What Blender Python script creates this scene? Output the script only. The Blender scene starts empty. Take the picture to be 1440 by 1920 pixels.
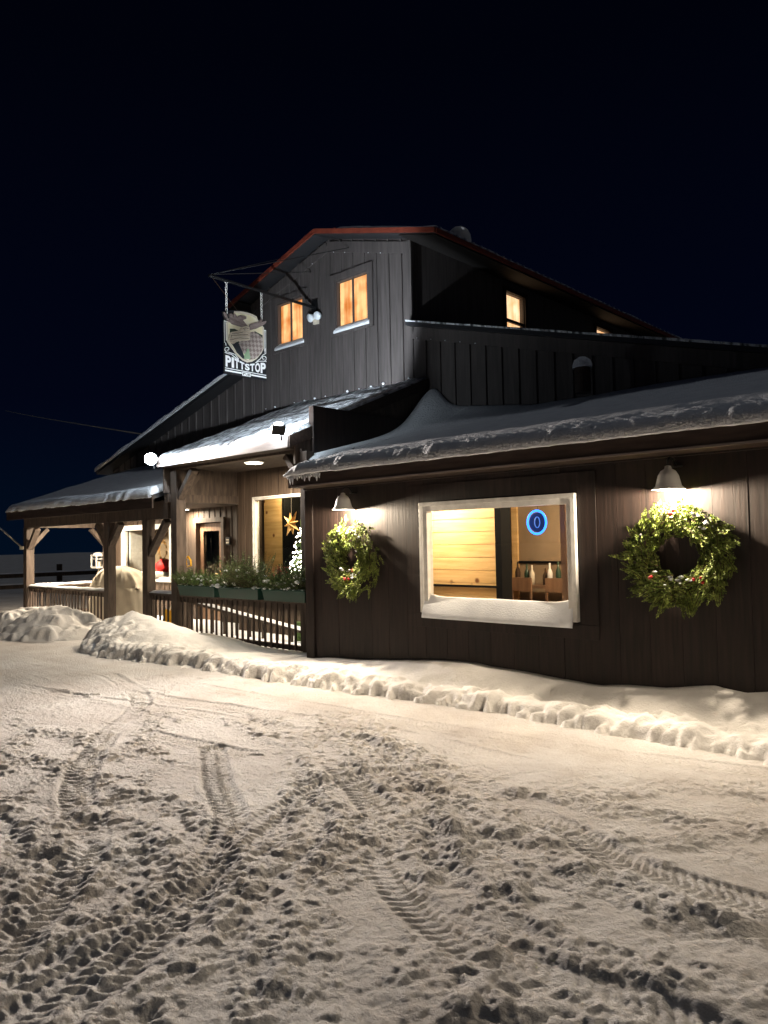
import bpy, math, random
import numpy as np
from mathutils import Vector, Matrix, noise as mnoise
R = math.radians; PI = math.pi
random.seed(7); rng = np.random.default_rng(11)
scn = bpy.context.scene
# ------------------------------------------------------------------ camera
cd = bpy.data.cameras.new("camera"); cam = bpy.data.objects.new("camera", cd)
scn.collection.objects.link(cam); scn.camera = cam
cd.sensor_fit = 'VERTICAL'; cd.sensor_height = 36.0; cd.lens = 1420 / 1920 * 36
cd.clip_start = 0.05; cd.clip_end = 2000
cam.matrix_world = (Matrix.Translation((0, 0, 1.6)) @ Matrix.Rotation(R(43.1), 4, 'Z')
                    @ Matrix.Rotation(R(92.26), 4, 'X') @ Matrix.Rotation(-0.019, 4, 'Z'))
# ------------------------------------------------------------------ world (night sky)
w = bpy.data.worlds.new("World"); scn.world = w; w.use_nodes = True
nt = w.node_tree; nt.nodes.clear()
wo = nt.nodes.new('ShaderNodeOutputWorld'); bg = nt.nodes.new('ShaderNodeBackground')
tc = nt.nodes.new('ShaderNodeTexCoord'); sp = nt.nodes.new('ShaderNodeSeparateXYZ')
rp = nt.nodes.new('ShaderNodeValToRGB')
rp.color_ramp.elements[0].position = 0.0; rp.color_ramp.elements[0].color = (0.0006, 0.0036, 0.0105, 1)
rp.color_ramp.elements[1].position = 0.55; rp.color_ramp.elements[1].color = (0.0003, 0.0006, 0.0026, 1)
e = rp.color_ramp.elements.new(0.18); e.color = (0.0006, 0.0013, 0.0058, 1)
nt.links.new(tc.outputs['Generated'], sp.inputs[0]); nt.links.new(sp.outputs['Z'], rp.inputs[0])
nt.links.new(rp.outputs[0], bg.inputs[0]); bg.inputs[1].default_value = 1.0
nt.links.new(bg.outputs[0], wo.inputs[0])
# one very weak soft sun, added as fill in place of moonlight
sd = bpy.data.lights.new("fill_sun", 'SUN'); sd.energy = 0.14; sd.angle = R(12); sd.color = (0.86, 0.92, 1.0)
so = bpy.data.objects.new("fill_sun", sd); scn.collection.objects.link(so)
so.rotation_euler = Vector((-0.12, -0.36, -0.92)).to_track_quat('-Z', 'Y').to_euler()
vs = scn.view_settings
scn.display_settings.display_device = 'sRGB'
vs.view_transform = 'Standard'; vs.look = 'None'; vs.exposure = 0.22; vs.gamma = 1.0; vs.use_curve_mapping = False

# ------------------------------------------------------------------ helpers
col = scn.collection
class MB:
    def __init__(s): s.v = []; s.f = []
    def add(s, vs_, fs):
        n = len(s.v); s.v += [tuple(p) for p in vs_]; s.f += [tuple(i + n for i in f) for f in fs]; return s
    def box(s, x0, x1, y0, y1, z0, z1):
        return s.add([(x0,y0,z0),(x1,y0,z0),(x1,y1,z0),(x0,y1,z0),(x0,y0,z1),(x1,y0,z1),(x1,y1,z1),(x0,y1,z1)],
                     [(0,3,2,1),(4,5,6,7),(0,1,5,4),(1,2,6,5),(2,3,7,6),(3,0,4,7)])
    def prism_y(s, pts, y0, y1):        # polygon in XZ, extruded in Y
        n = len(pts)
        a = [(p[0], y0, p[1]) for p in pts] + [(p[0], y1, p[1]) for p in pts]
        return s.add(a, [tuple(range(n)), tuple(range(2*n-1, n-1, -1))] + [(i, i+n, (i+1)%n+n, (i+1)%n) for i in range(n)])
    def prism_x(s, pts, x0, x1):        # polygon in YZ, extruded in X
        n = len(pts)
        a = [(x0, p[0], p[1]) for p in pts] + [(x1, p[0], p[1]) for p in pts]
        return s.add(a, [tuple(range(n-1,-1,-1)), tuple(range(n, 2*n))] + [(i, (i+1)%n, (i+1)%n+n, i+n) for i in range(n)])
    def bar(s, a, b, w_, h_=None, up=(0,0,1)):
        a = Vector(a); b = Vector(b); h_ = h_ or w_
        d = (b - a).normalized(); u = Vector(up)
        if abs(d.dot(u)) > .98: u = Vector((1,0,0))
        r = d.cross(u).normalized() * (w_/2); t = r.cross(d).normalized() * (h_/2)
        vs_ = [p + i*r + j*t for p in (a, b) for i, j in ((-1,-1),(1,-1),(1,1),(-1,1))]
        return s.add(vs_, [(0,3,2,1),(4,5,6,7),(0,1,5,4),(1,2,6,5),(2,3,7,6),(3,0,4,7)])
    def tube(s, pts, r, n=8, closed=False, cap=True):
        pts = [Vector(p) for p in pts]; m = len(pts); rs = r if isinstance(r, (list, tuple)) else [r]*m
        base = len(s.v); prev = None
        for i, p in enumerate(pts):
            if closed: d = pts[(i+1)%m] - pts[i-1]
            else: d = pts[min(i+1, m-1)] - pts[max(i-1, 0)]
            d.normalize()
            if prev is None:
                u = Vector((0,0,1)) if abs(d.z) < .9 else Vector((1,0,0))
                prev = d.cross(u).normalized()
            prev = (prev - d*prev.dot(d)).normalized(); t = d.cross(prev)
            for k in range(n):
                a = 2*PI*k/n; s.v.append(tuple(p + (prev*math.cos(a) + t*math.sin(a))*rs[i]))
        for i in range(m if closed else m-1):
            for k in range(n):
                a = base + i*n; b = base + ((i+1)%m)*n
                s.f.append((a+k, a+(k+1)%n, b+(k+1)%n, b+k))
        if cap and not closed:
            s.f.append(tuple(base+k for k in range(n-1,-1,-1))); s.f.append(tuple(base+(m-1)*n+k for k in range(n)))
        return s
    def lathe(s, prof, c=(0,0,0), n=24):   # prof: (r,z)
        base = len(s.v)
        for r, z in prof:
            for k in range(n):
                a = 2*PI*k/n; s.v.append((c[0]+r*math.cos(a), c[1]+r*math.sin(a), c[2]+z))
        for i in range(len(prof)-1):
            for k in range(n):
                a = base+i*n; b = a+n; s.f.append((a+k, a+(k+1)%n, b+(k+1)%n, b+k))
        return s
    def blob(s, c, r, seed=0, sz=1.0, n=2):
        import bmesh
        bm = bmesh.new(); bmesh.ops.create_icosphere(bm, subdivisions=n, radius=1)
        vs_ = []
        for v in bm.verts:
            k = 1 + .35*mnoise.noise(v.co*1.7 + Vector((seed*3.1, seed, 0)))
            vs_.append((c[0]+v.co.x*r*k, c[1]+v.co.y*r*k, c[2]+v.co.z*r*k*sz))
        fs = [tuple(v.index for v in f.verts) for f in bm.faces]; bm.free()
        return s.add(vs_, fs)
    def build(s, name, mat, parent=None, smooth=False, bevel=0):
        me = bpy.data.meshes.new(name); off = world_loc(parent)
        me.from_pydata([(a-off[0], b-off[1], c-off[2]) for a, b, c in s.v], [], s.f); me.update()
        if smooth: me.shade_smooth()
        if mat: me.materials.append(mat)
        o = bpy.data.objects.new(name, me); col.objects.link(o); o.parent = parent
        if bevel:
            m = o.modifiers.new('bevel', 'BEVEL'); m.width = bevel; m.segments = 2; m.limit_method = 'ANGLE'
        return o
def world_loc(p):
    x = Vector((0,0,0))
    while p is not None: x += Vector(p.location); p = p.parent
    return x
def tag(o, label=None, cat=None, group=None, kind=None):
    if label: o['label'] = label
    if cat: o['category'] = cat
    if group: o['group'] = group
    if kind: o['kind'] = kind
    return o
def empty(name, loc, label, cat, group=None):
    o = bpy.data.objects.new(name, None); col.objects.link(o); o.location = loc; o.empty_display_size = .2
    return tag(o, label, cat, group)
def copy_tree(o, parent=None):
    c = o.copy(); col.objects.link(c); c.parent = parent
    for ch in list(o.children): copy_tree(ch, c)
    return c
def grid_obj(name, X, Y, Z, mat, parent=None, smooth=True):
    ny, nx = X.shape
    off = world_loc(parent)
    co = np.stack([X-off[0], Y-off[1], Z-off[2]], -1).reshape(-1, 3).astype(np.float32)
    i = np.arange(nx-1)[None, :] + np.arange(ny-1)[:, None]*nx
    q = np.stack([i, i+1, i+1+nx, i+nx], -1).reshape(-1, 4).astype(np.int32)
    me = bpy.data.meshes.new(name)
    me.vertices.add(len(co)); me.vertices.foreach_set('co', co.ravel())
    me.loops.add(q.size); me.loops.foreach_set('vertex_index', q.ravel())
    me.polygons.add(len(q)); me.polygons.foreach_set('loop_start', np.arange(0, q.size, 4, dtype=np.int32))
    me.update(calc_edges=True); me.validate()
    if smooth: me.shade_smooth()
    me.materials.append(mat)
    o = bpy.data.objects.new(name, me); col.objects.link(o); o.parent = parent
    return o
_tabs = {}
def vnoise(x, y, seed=0):
    if seed not in _tabs: _tabs[seed] = np.random.default_rng(seed+100).random((256, 256))
    T = _tabs[seed]
    xi = np.floor(x).astype(int); yi = np.floor(y).astype(int); fx = x-xi; fy = y-yi
    fx = fx*fx*(3-2*fx); fy = fy*fy*(3-2*fy)
    a = T[yi & 255, xi & 255]; b = T[yi & 255, (xi+1) & 255]; c = T[(yi+1) & 255, xi & 255]; d = T[(yi+1) & 255, (xi+1) & 255]
    return (a*(1-fx)+b*fx)*(1-fy) + (c*(1-fx)+d*fx)*fy
def fbm(x, y, o=4, seed=0):
    s_ = 0; a = .5; t = 0
    for k in range(o):
        s_ = s_ + a*vnoise(x*2**k+17*k, y*2**k+5*k, seed+k); t += a; a *= .5
    return s_/t

# ------------------------------------------------------------------ materials
def mat(name, color, rough=.7, spec=.3, metal=0, emit=None, es=0):
    m = bpy.data.materials.new(name); m.use_nodes = True; b = m.node_tree.nodes['Principled BSDF']
    b.inputs['Base Color'].default_value = (*color, 1); b.inputs['Roughness'].default_value = rough
    b.inputs['Specular IOR Level'].default_value = spec; b.inputs['Metallic'].default_value = metal
    if emit: b.inputs['Emission Color'].default_value = (*emit, 1); b.inputs['Emission Strength'].default_value = es
    return m
def tex_mat(name, c1, c2, scale=(1,1,1), nscale=4, detail=6, rough=.7, spec=.3, bump=.2, bdist=.01, lo=.35, hi=.65, board=None, bumpscale=None, c3=None, rough2=None, distortion=0):
    """noise blended colours with optional per-board tone (board = (axis, width))"""
    m = mat(name, c1, rough, spec); n = m.node_tree.nodes; L = m.node_tree.links; b = n['Principled BSDF']
    tc = n.new('ShaderNodeTexCoord'); mp = n.new('ShaderNodeMapping'); mp.inputs['Scale'].default_value = scale
    L.new(tc.outputs['Object'], mp.inputs[0])
    nz = n.new('ShaderNodeTexNoise'); nz.inputs['Scale'].default_value = nscale; nz.inputs['Detail'].default_value = detail
    nz.inputs['Distortion'].default_value = distortion
    L.new(mp.outputs[0], nz.inputs['Vector'])
    r = n.new('ShaderNodeValToRGB'); r.color_ramp.elements[0].position = lo; r.color_ramp.elements[1].position = hi
    r.color_ramp.elements[0].color = (*c1, 1); r.color_ramp.elements[1].color = (*c2, 1)
    L.new(nz.outputs['Fac'], r.inputs[0]); out = r.outputs[0]
    if board:
        sx = n.new('ShaderNodeSeparateXYZ'); L.new(tc.outputs['Object'], sx.inputs[0])
        d = n.new('ShaderNodeMath'); d.operation = 'DIVIDE'; d.inputs[1].default_value = board[1]; L.new(sx.outputs[board[0]], d.inputs[0])
        fl = n.new('ShaderNodeMath'); fl.operation = 'FLOOR'; L.new(d.outputs[0], fl.inputs[0])
        wn = n.new('ShaderNodeTexWhiteNoise'); wn.noise_dimensions = '1D'; L.new(fl.outputs[0], wn.inputs['W'])
        mr = n.new('ShaderNodeMapRange'); mr.inputs[3].default_value = board[2]; mr.inputs[4].default_value = board[3]; L.new(wn.outputs['Value'], mr.inputs[0])
        mx = n.new('ShaderNodeVectorMath'); mx.operation = 'SCALE'; L.new(out, mx.inputs[0]); L.new(mr.outputs[0], mx.inputs['Scale']); out = mx.outputs[0]
    if c3:
        vz = n.new('ShaderNodeTexVoronoi'); vz.inputs['Scale'].default_value = c3[1]; L.new(tc.outputs['Object'], vz.inputs['Vector'])
        rr = n.new('ShaderNodeValToRGB'); rr.color_ramp.elements[0].position = c3[2]*.5; rr.color_ramp.elements[1].position = c3[2]
        rr.color_ramp.elements[0].color = (1,1,1,1); rr.color_ramp.elements[1].color = (0,0,0,1)
        L.new(vz.outputs['Distance'], rr.inputs[0])
        mm = n.new('ShaderNodeMixRGB'); L.new(rr.outputs[0], mm.inputs[0]); L.new(out, mm.inputs[1]); mm.inputs[2].default_value = (*c3[0], 1); out = mm.outputs[0]
    L.new(out, b.inputs['Base Color'])
    if bump:
        src = nz
        if bumpscale:
            src = n.new('ShaderNodeTexNoise'); src.inputs['Scale'].default_value = bumpscale; src.inputs['Detail'].default_value = 5
            L.new(tc.outputs['Object'], src.inputs['Vector'])
        bp = n.new('ShaderNodeBump'); bp.inputs['Strength'].default_value = bump; bp.inputs['Distance'].default_value = bdist
        L.new(src.outputs['Fac'], bp.inputs['Height']); L.new(bp.outputs[0], b.inputs['Normal'])
    return m
M = {}
M['facade'] = tex_mat('brown_stained_wood', (.0075,.0045,.0034), (.027,.0155,.012), (14,14,.9), 2.2, 8, .62, .35, .5, .006, .3, .72, board=(0, .285, .75, 1.25), distortion=.4)
M['siding'] = tex_mat('grey_painted_siding', (.058,.050,.048), (.105,.091,.086), (10,10,.7), 2, 7, .65, .3, .35, .004, .3, .75, board=(0, .34, .88, 1.12))
M['porchwall'] = tex_mat('brown_board_wall', (.06,.042,.031), (.12,.085,.061), (12,12,.8), 2, 7, .65, .3, .4, .005, .3, .75, board=(0, .2, .75, 1.2))
M['timber'] = tex_mat('brown_timber', (.050,.036,.028), (.095,.070,.054), (6,6,1), 3, 6, .65, .3, .4, .004)
M['dark'] = mat('dark_void', (.006,.006,.006), .9, .1)
M['soffit'] = tex_mat('soffit_boards', (.045,.033,.026), (.075,.055,.042), (2,9,1), 3, 5, .7, .25, .3, .004)
M['rustrim'] = tex_mat('orange_red_metal_trim', (.15,.030,.018), (.22,.048,.026), (1,1,1), 5, 5, .5, .4, .1, .003)
M['metal_roof'] = mat('dark_metal_roof', (.06,.06,.065), .4, .5, .6)
M['fascia'] = tex_mat('grey_fascia', (.16,.13,.12), (.22,.18,.165), (1,8,8), 3, 5, .55, .35, .1, .003)
M['fascia_dark'] = tex_mat('brown_fascia', (.030,.019,.014), (.055,.036,.028), (1,8,8), 3, 5, .6, .3, .2, .003)
M['white'] = tex_mat('white_painted_frame', (.62,.60,.56), (.74,.72,.68), (3,3,3), 4, 5, .45, .4, .05, .002)
M['black'] = mat('black_metal', (.012,.012,.013), .45, .5, .5)
M['steel'] = mat('galvanised_steel', (.6,.6,.62), .35, .5, .9)
M['snow'] = tex_mat('roof_snow', (.74,.76,.80), (.84,.86,.89), (1,1,1), 5, 6, .9, .15, .8, .035, bumpscale=38)
M['sillsnow'] = tex_mat('window_sill_snow', (.74,.76,.80), (.84,.86,.89), (1,1,1), 5, 6, .85, .15, .4, .012, bumpscale=60)
M['crust'] = tex_mat('crusty_shaded_snow', (.07,.075,.085), (.80,.83,.86), (3,1.2,1), 5, 9, .55, .4, 1.0, .05, .36, .56, bumpscale=24)
M['pine'] = tex_mat('knotty_pine', (.64,.40,.16), (.80,.56,.27), (1.2,1,16), 1.6, 6, .5, .3, .1, .003, .3, .7, board=(2, .155, .85, 1.1), c3=((.20,.085,.03), 3.6, .15))
M['beige'] = tex_mat('beige_interior', (.26,.19,.12), (.36,.27,.18), (1,1,1), 2, 4, .7, .2, .05, .003)
M['green'] = mat('green_plastic_planter', (.008,.050,.034), .4, .45)
M['eave'] = mat('shaded_eave_boards', (.012,.010,.009), .8, .2)  # shade under the tower eave put into the colour
M['fir'] = tex_mat('fir_needles', (.065,.10,.016), (.25,.31,.065), (1,1,1), 18, 3, .55, .3, 0)
M['cedar'] = tex_mat('dark_evergreen', (.035,.075,.02), (.11,.18,.045), (1,1,1), 18, 3, .55, .3, 0)
M['twig'] = mat('twig_bark', (.06,.035,.02), .8, .2)
M['red'] = mat('red_berries', (.34,.012,.010), .35, .5)
M['redcloth'] = mat('red_ribbon', (.45,.012,.010), .6, .3)
M['cover'] = tex_mat('canvas_grill_cover', (.50,.44,.34), (.62,.55,.43), (1,1,1), 3, 5, .8, .2, .3, .01)
M['yellow'] = mat('yellow_plastic', (.85,.45,.02), .4, .4)
M['door'] = tex_mat('door_wood', (.16,.09,.055), (.25,.15,.09), (8,8,1), 2, 5, .5, .35, .2, .003)
M['shade_white'] = mat('white_enamel', (.72,.70,.66), .3, .5)
M['brass'] = mat('brass_handle', (.6,.45,.2), .3, .5, .9)
M['bottle_glass'] = mat('green_bottle_glass', (.03,.06,.04), .15, .5)
M['bulb'] = mat('warm_bulb', (1,1,1), .5, .2, 0, (1,.78,.48), 60)
M['disc'] = mat('soffit_light_lens', (1,1,1), .5, .2, 0, (1,.90,.72), 26)
M['led_cool'] = mat('floodlight_led', (1,1,1), .5, .2, 0, (.80,.92,1), 320)
M['led_lens'] = mat('unlit_reflector_lamp', (.78,.84,.88), .25, .6)
M['fairy'] = mat('white_string_lights', (1,1,1), .5, .2, 0, (1,.9,.72), 16)
M['neon'] = mat('blue_neon', (.02,.1,.5), .3, .3, 0, (.02,.20,1.0), 3.2)
M['navy'] = mat('dark_blue_disc', (.01,.02,.06), .4, .3, 0, (.01,.05,.25), .25)
M['star'] = mat('paper_star', (.62,.36,.12), .7, .2)
M['offwhite'] = mat('off_white', (.62,.56,.45), .6, .3)
def glass_mat():
    m = bpy.data.materials.new('window_glass'); m.use_nodes = True; n = m.node_tree.nodes; L = m.node_tree.links; n.clear()
    o = n.new('ShaderNodeOutputMaterial'); t = n.new('ShaderNodeBsdfTransparent'); g = n.new('ShaderNodeBsdfGlossy'); g.inputs['Roughness'].default_value = .02
    t.inputs[0].default_value = (.93,.95,.94,1); mx = n.new('ShaderNodeMixShader'); fr = n.new('ShaderNodeFresnel'); fr.inputs[0].default_value = 1.5
    L.new(fr.outputs[0], mx.inputs[0]); L.new(t.outputs[0], mx.inputs[1]); L.new(g.outputs[0], mx.inputs[2]); L.new(mx.outputs[0], o.inputs[0]); return m
M['glass'] = glass_mat()
def glow_curtain(name, ca, cb, st):
    m = mat(name, (.5,.3,.15), .8, .1); n = m.node_tree.nodes; L = m.node_tree.links; b = n['Principled BSDF']
    tc = n.new('ShaderNodeTexCoord'); mp = n.new('ShaderNodeMapping'); mp.inputs['Scale'].default_value = (9, 9, .7); L.new(tc.outputs['Object'], mp.inputs[0])
    nz = n.new('ShaderNodeTexNoise'); nz.inputs['Scale'].default_value = 1.0; nz.inputs['Detail'].default_value = 4; L.new(mp.outputs[0], nz.inputs['Vector'])
    nb = n.new('ShaderNodeTexNoise'); nb.inputs['Scale'].default_value = 3.4; nb.inputs['Detail'].default_value = 2; L.new(tc.outputs['Object'], nb.inputs['Vector'])
    ad = n.new('ShaderNodeMath'); ad.operation = 'MULTIPLY'; L.new(nz.outputs['Fac'], ad.inputs[0]); L.new(nb.outputs['Fac'], ad.inputs[1])
    r = n.new('ShaderNodeValToRGB'); r.color_ramp.elements[0].position = .14; r.color_ramp.elements[1].position = .36
    r.color_ramp.elements[0].color = (*ca, 1); r.color_ramp.elements[1].color = (*cb, 1); L.new(ad.outputs[0], r.inputs[0])
    L.new(r.outputs[0], b.inputs['Emission Color']); b.inputs['Emission Strength'].default_value = st  # emission stands in for room light behind the curtain
    return m
M['curtain'] = glow_curtain('glowing_curtain', (.50,.15,.03), (1.0,.60,.27), 1.15)
M['curtain2'] = glow_curtain('glowing_pale_curtain', (.75,.38,.16), (1.0,.76,.50), 1.3)
# plowed snow: colour varies with dirt, fine grain bump
def ground_mat(name, dirt, strength, rough=.75):
    m = mat(name, (.7,.7,.7), rough, .25); n = m.node_tree.nodes; L = m.node_tree.links; b = n['Principled BSDF']
    tc = n.new('ShaderNodeTexCoord')
    a = n.new('ShaderNodeTexNoise'); a.inputs['Scale'].default_value = 1.1; a.inputs['Detail'].default_value = 9; a.inputs['Roughness'].default_value = .68; L.new(tc.outputs['Object'], a.inputs['Vector'])
    r = n.new('ShaderNodeValToRGB'); r.color_ramp.elements[0].position = .36; r.color_ramp.elements[1].position = .62
    r.color_ramp.elements[0].color = (*dirt, 1); r.color_ramp.elements[1].color = (.80,.775,.75,1); L.new(a.outputs['Fac'], r.inputs[0]); L.new(r.outputs[0], b.inputs['Base Color'])
    f = n.new('ShaderNodeTexNoise'); f.inputs['Scale'].default_value = 42; f.inputs['Detail'].default_value = 9; f.inputs['Roughness'].default_value = .7; L.new(tc.outputs['Object'], f.inputs['Vector'])
    bp = n.new('ShaderNodeBump'); bp.inputs['Strength'].default_value = strength; bp.inputs['Distance'].default_value = .03; L.new(f.outputs['Fac'], bp.inputs['Height']); L.new(bp.outputs[0], b.inputs['Normal'])
    return m
M['ground'] = ground_mat('packed_dirty_snow', (.62,.57,.53), 1.0)
M['bank'] = ground_mat('fresh_snow', (.72,.70,.67), .45)

# ------------------------------------------------------------------ ground
def axis(a, b, d, lo, hi):
    m = np.arange(a, b, d); out = [m[-1]]; s_ = d
    while out[-1] < hi: s_ = min(s_*1.18, 12); out.append(out[-1]+s_)
    L_ = [m[0]]; s_ = d
    while L_[-1] > lo: s_ = min(s_*1.18, 12); L_.append(L_[-1]-s_)
    return np.array(L_[::-1][:-1] + list(m) + out[1:])
GD = .0105
gx = axis(-8.4, -.3, GD, -220, 220); gy = axis(.9, 6.2, GD, -220, 300)
GX, GY = np.meshgrid(gx, gy)
wx = fbm(GX*1.2, GY*1.2, 3, 31)-.5; wy = fbm(GX*1.2+9, GY*1.2, 3, 35)-.5
wf = fbm(GX*5, GY*5, 3, 37)-.5
AU = -.78*GX+.62*GY+.10*(GX+3)**2*np.sign(GX+3); AV = .62*GX+.78*GY+.35*np.sin(AU*.9)
churn = np.clip((fbm(AU*.55+3+wx, AV*1.5+wy, 4, 40)-.47)*7, 0, 1)          # where the snow is broken up
near = np.clip((5.75-GY)/1.5, 0, 1); near = near*near*(3-2*near)
churn = np.clip(churn*1.05+.16*(fbm(GX*3, GY*3, 2, 43) > .5), 0, 1)*near*np.clip((GX+9.5)/4, .25, 1)
base = (fbm(GX*.55, GY*.55, 3, 1)-.5)*.10*near + (fbm(GX*3+wx*2, GY*3+wy*2, 4, 3)-.5)*.035
rough = np.abs(fbm(GX*9+wx*6, GY*9+wy*6, 4, 8)-.5)*2
Z = base + churn*(.028*(fbm(GX*13, GY*13, 4, 12)**1.5)*2 - .02*rough) + (fbm(GX*22, GY*22, 3, 20)-.5)*.010
# tyre ruts and ridges (world coordinates)
def polydist(pts, n=160):
    P_ = np.array(pts, float); t = np.linspace(0, len(P_)-1, n); i = np.clip(t.astype(int), 0, len(P_)-2); f = (t-i)[:, None]
    p0 = P_[np.clip(i-1, 0, None)]; p1 = P_[i]; p2 = P_[i+1]; p3 = P_[np.clip(i+2, None, len(P_)-1)]
    return .5*((2*p1)+(-p0+p2)*f+(2*p0-5*p1+4*p2-p3)*f*f+(-p0+3*p1-3*p2+p3)*f**3)
ridges = [([(-5.91,2.15),(-5.77,2.4),(-5.29,2.5),(-4.61,2.61),(-4.04,2.57),(-3.52,2.47),(-3.05,2.27)], .07, .036),
          ([(-5.84,4.12),(-4.83,3.98),(-3.74,3.34),(-3.11,2.93),(-2.75,2.45),(-2.42,2.09),(-2.16,1.81)], .06, .026),
          ([(-4.75,4.49),(-3.99,4.46),(-3.13,4.13),(-2.31,4.15),(-1.85,4.30),(-1.0,4.5)], .07, .035),
          ([(-2.48,3.26),(-2.22,3.48),(-1.83,3.91),(-1.39,4.58)], .08, .03),
          ([(-2.61,3.34),(-2.16,2.96),(-1.54,2.69),(-1.22,2.78),(-.6,2.95)], .07, .03),
          ([(-3.85,3.25),(-3.22,2.64),(-2.82,2.04),(-2.59,1.67),(-2.4,1.2)], .07, .03),
          ([(-4.42,1.61),(-3.64,1.47),(-3.1,1.55),(-2.98,1.84),(-2.94,2.21)], .08, .036),
          ([(-6.9,2.9),(-6.36,2.96),(-5.56,2.8),(-5.48,3.25)], .08, .03),
          ([(-3.4,3.9),(-2.7,3.7),(-2.0,3.3),(-1.2,3.3)], .09, .03),
          ([(-2.0,2.2),(-1.6,2.2),(-1.2,2.35),(-.8,2.3)], .10, .03)]
ridges += [(p, w_, a_) for p, w_, a_ in zip([[(-8.77, 3.77), (-7.2, 3.91), (-6.15, 3.87)], [(-2.71, 3.47), (-2.28, 3.08), (-1.84, 2.59), (-1.55, 2.14)], [(-2.13, 3.13), (-1.87, 3.2), (-1.5, 3.18), (-1.09, 3.54)], [(-4.57, 2.13), (-4.13, 2.27), (-3.56, 2.17), (-3.0, 1.88)], [(-4.66, 4.8), (-3.8, 4.24), (-3.03, 3.67), (-2.48, 3.26)], [(-5.17, 1.88), (-4.35, 1.87), (-3.63, 1.77)], [(-5.82, 4.4), (-5.03, 4.26), (-4.22, 3.72)], [(-2.33, 4.25), (-2.08, 4.85), (-1.56, 5.15)]], [.05,.07,.08,.07,.05,.08,.05,.06], [.016,.03,.03,.03,.022,.03,.02,.024])]
clods = []
def add_prof(cx, cy, width, fn):
    k = int(width/GD)+1
    return
for pts, wd, am in ridges:
    C_ = polydist(pts)
    x0, y0 = C_.min(0)-wd*3; x1, y1 = C_.max(0)+wd*3
    ix = np.where((gx > x0) & (gx < x1))[0]; iy = np.where((gy > y0) & (gy < y1))[0]
    sx = GX[np.ix_(iy, ix)]; sy = GY[np.ix_(iy, ix)]
    D = np.full(sx.shape, 9.); S = np.zeros(sx.shape)
    for k in range(len(C_)-1):
        d = np.hypot(sx-C_[k,0]+wx[np.ix_(iy,ix)]*.45+wf[np.ix_(iy,ix)]*.10, sy-C_[k,1]+wy[np.ix_(iy,ix)]*.45); m_ = d < D; D[m_] = d[m_]; S[m_] = k
    n_ = np.clip(2.2*fbm(sx*11, sy*11, 4, 50)-.45, 0, 1.6)
    Z[np.ix_(iy, ix)] += am*.95*np.exp(-(D/wd)**2)*n_ - am*.35*np.exp(-((D-wd*2)/(wd*.8))**2)*n_
    L_ = np.sum(np.hypot(*np.diff(C_, axis=0).T))
    for _ in range(int(L_*420)):
        k = rng.integers(len(C_)); s_ = rng.normal(0, wd*.95, 2); clods.append((C_[k,0]+s_[0], C_[k,1]+s_[1], min(.05, .0075/(1-rng.random())**.5), 1.0))
TM = np.zeros_like(Z)
# fine tyre tread running beside the snow bank and across the lot
def tread(pts, half, pitch, amp, depth):
    C_ = polydist(pts, 400); T_ = np.gradient(C_, axis=0); T_ /= np.hypot(T_[:,0], T_[:,1])[:,None]
    s_ = np.concatenate([[0], np.cumsum(np.hypot(*np.diff(C_, axis=0).T))])
    x0, y0 = C_.min(0)-half*2; x1, y1 = C_.max(0)+half*2
    ix = np.where((gx > x0) & (gx < x1))[0]; iy = np.where((gy > y0) & (gy < y1))[0]
    sx = GX[np.ix_(iy, ix)]; sy = GY[np.ix_(iy, ix)]; D = np.full(sx.shape, 9.); S = np.zeros(sx.shape); A = np.zeros(sx.shape)
    for k in range(len(C_)):
        dx = sx-C_[k,0]; dy = sy-C_[k,1]; d = np.hypot(dx, dy); m_ = d < D
        D[m_] = d[m_]; A[m_] = (dx*-T_[k,1]+dy*T_[k,0])[m_]; S[m_] = (s_[k]+dx*T_[k,0]+dy*T_[k,1])[m_]
    inside = np.clip((half-D)/.02, 0, 1); msk = np.clip((fbm(sx*1.1, sy*1.1, 3, 77)-.20)*3, 0, .9)
    lug = np.clip(np.sin((S+np.abs(A)*.55)/pitch*2*PI)*2, -1, 1)*(.4+.6*np.clip(np.sin(A/half*7), 0, 1))
    TM[np.ix_(iy, ix)] = np.maximum(TM[np.ix_(iy, ix)], inside*msk)
    Z[np.ix_(iy, ix)] += inside*msk*(lug*amp*1.5-depth*1.5) + np.exp(-((D-half-.02)/.025)**2)*depth*.8*msk
tread([(-8.5,4.9),(-6.78,4.95),(-4.87,5.05),(-3.26,5.2),(-1.4,5.55),(.3,5.8)], .11, .045, .006, .008)
tread([(-8.0,4.2),(-6.0,4.5),(-4.2,4.75),(-2.6,4.7),(-1.0,4.95),(.3,5.1)], .10, .05, .008, .012)
tread([(-5.2,3.5),(-4.4,3.0),(-3.7,2.6),(-3.2,2.0),(-3.0,1.2)], .11, .055, .009, .012)
tread([(-4.1,3.8),(-3.2,3.3),(-2.6,2.75),(-1.9,2.45),(-1.0,2.5),(-.2,2.5)], .12, .055, .010, .012)
tread([(-3.1,3.75),(-2.3,3.75),(-1.6,3.5),(-.6,3.6)], .12, .05, .010, .012)
tread([(-6.6,3.3),(-5.4,3.5),(-4.2,3.55),(-3.6,3.0),(-3.3,2.5),(-2.7,1.3)], .10, .05, .008, .012)
tread([(-3.2,4.4),(-3.75,3.6),(-3.55,2.7),(-3.1,1.9),(-2.75,1.0)], .11, .055, .009, .012)
tread([(-9,4.6),(-7.4,4.1),(-6.2,3.1),(-5.0,2.3),(-4.0,1.9),(-3.0,.9)], .12, .055, .009, .014)
tread([(-9,3.6),(-7,4.0),(-5,4.3),(-3.6,4.35)], .10, .05, .007, .010)
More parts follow.
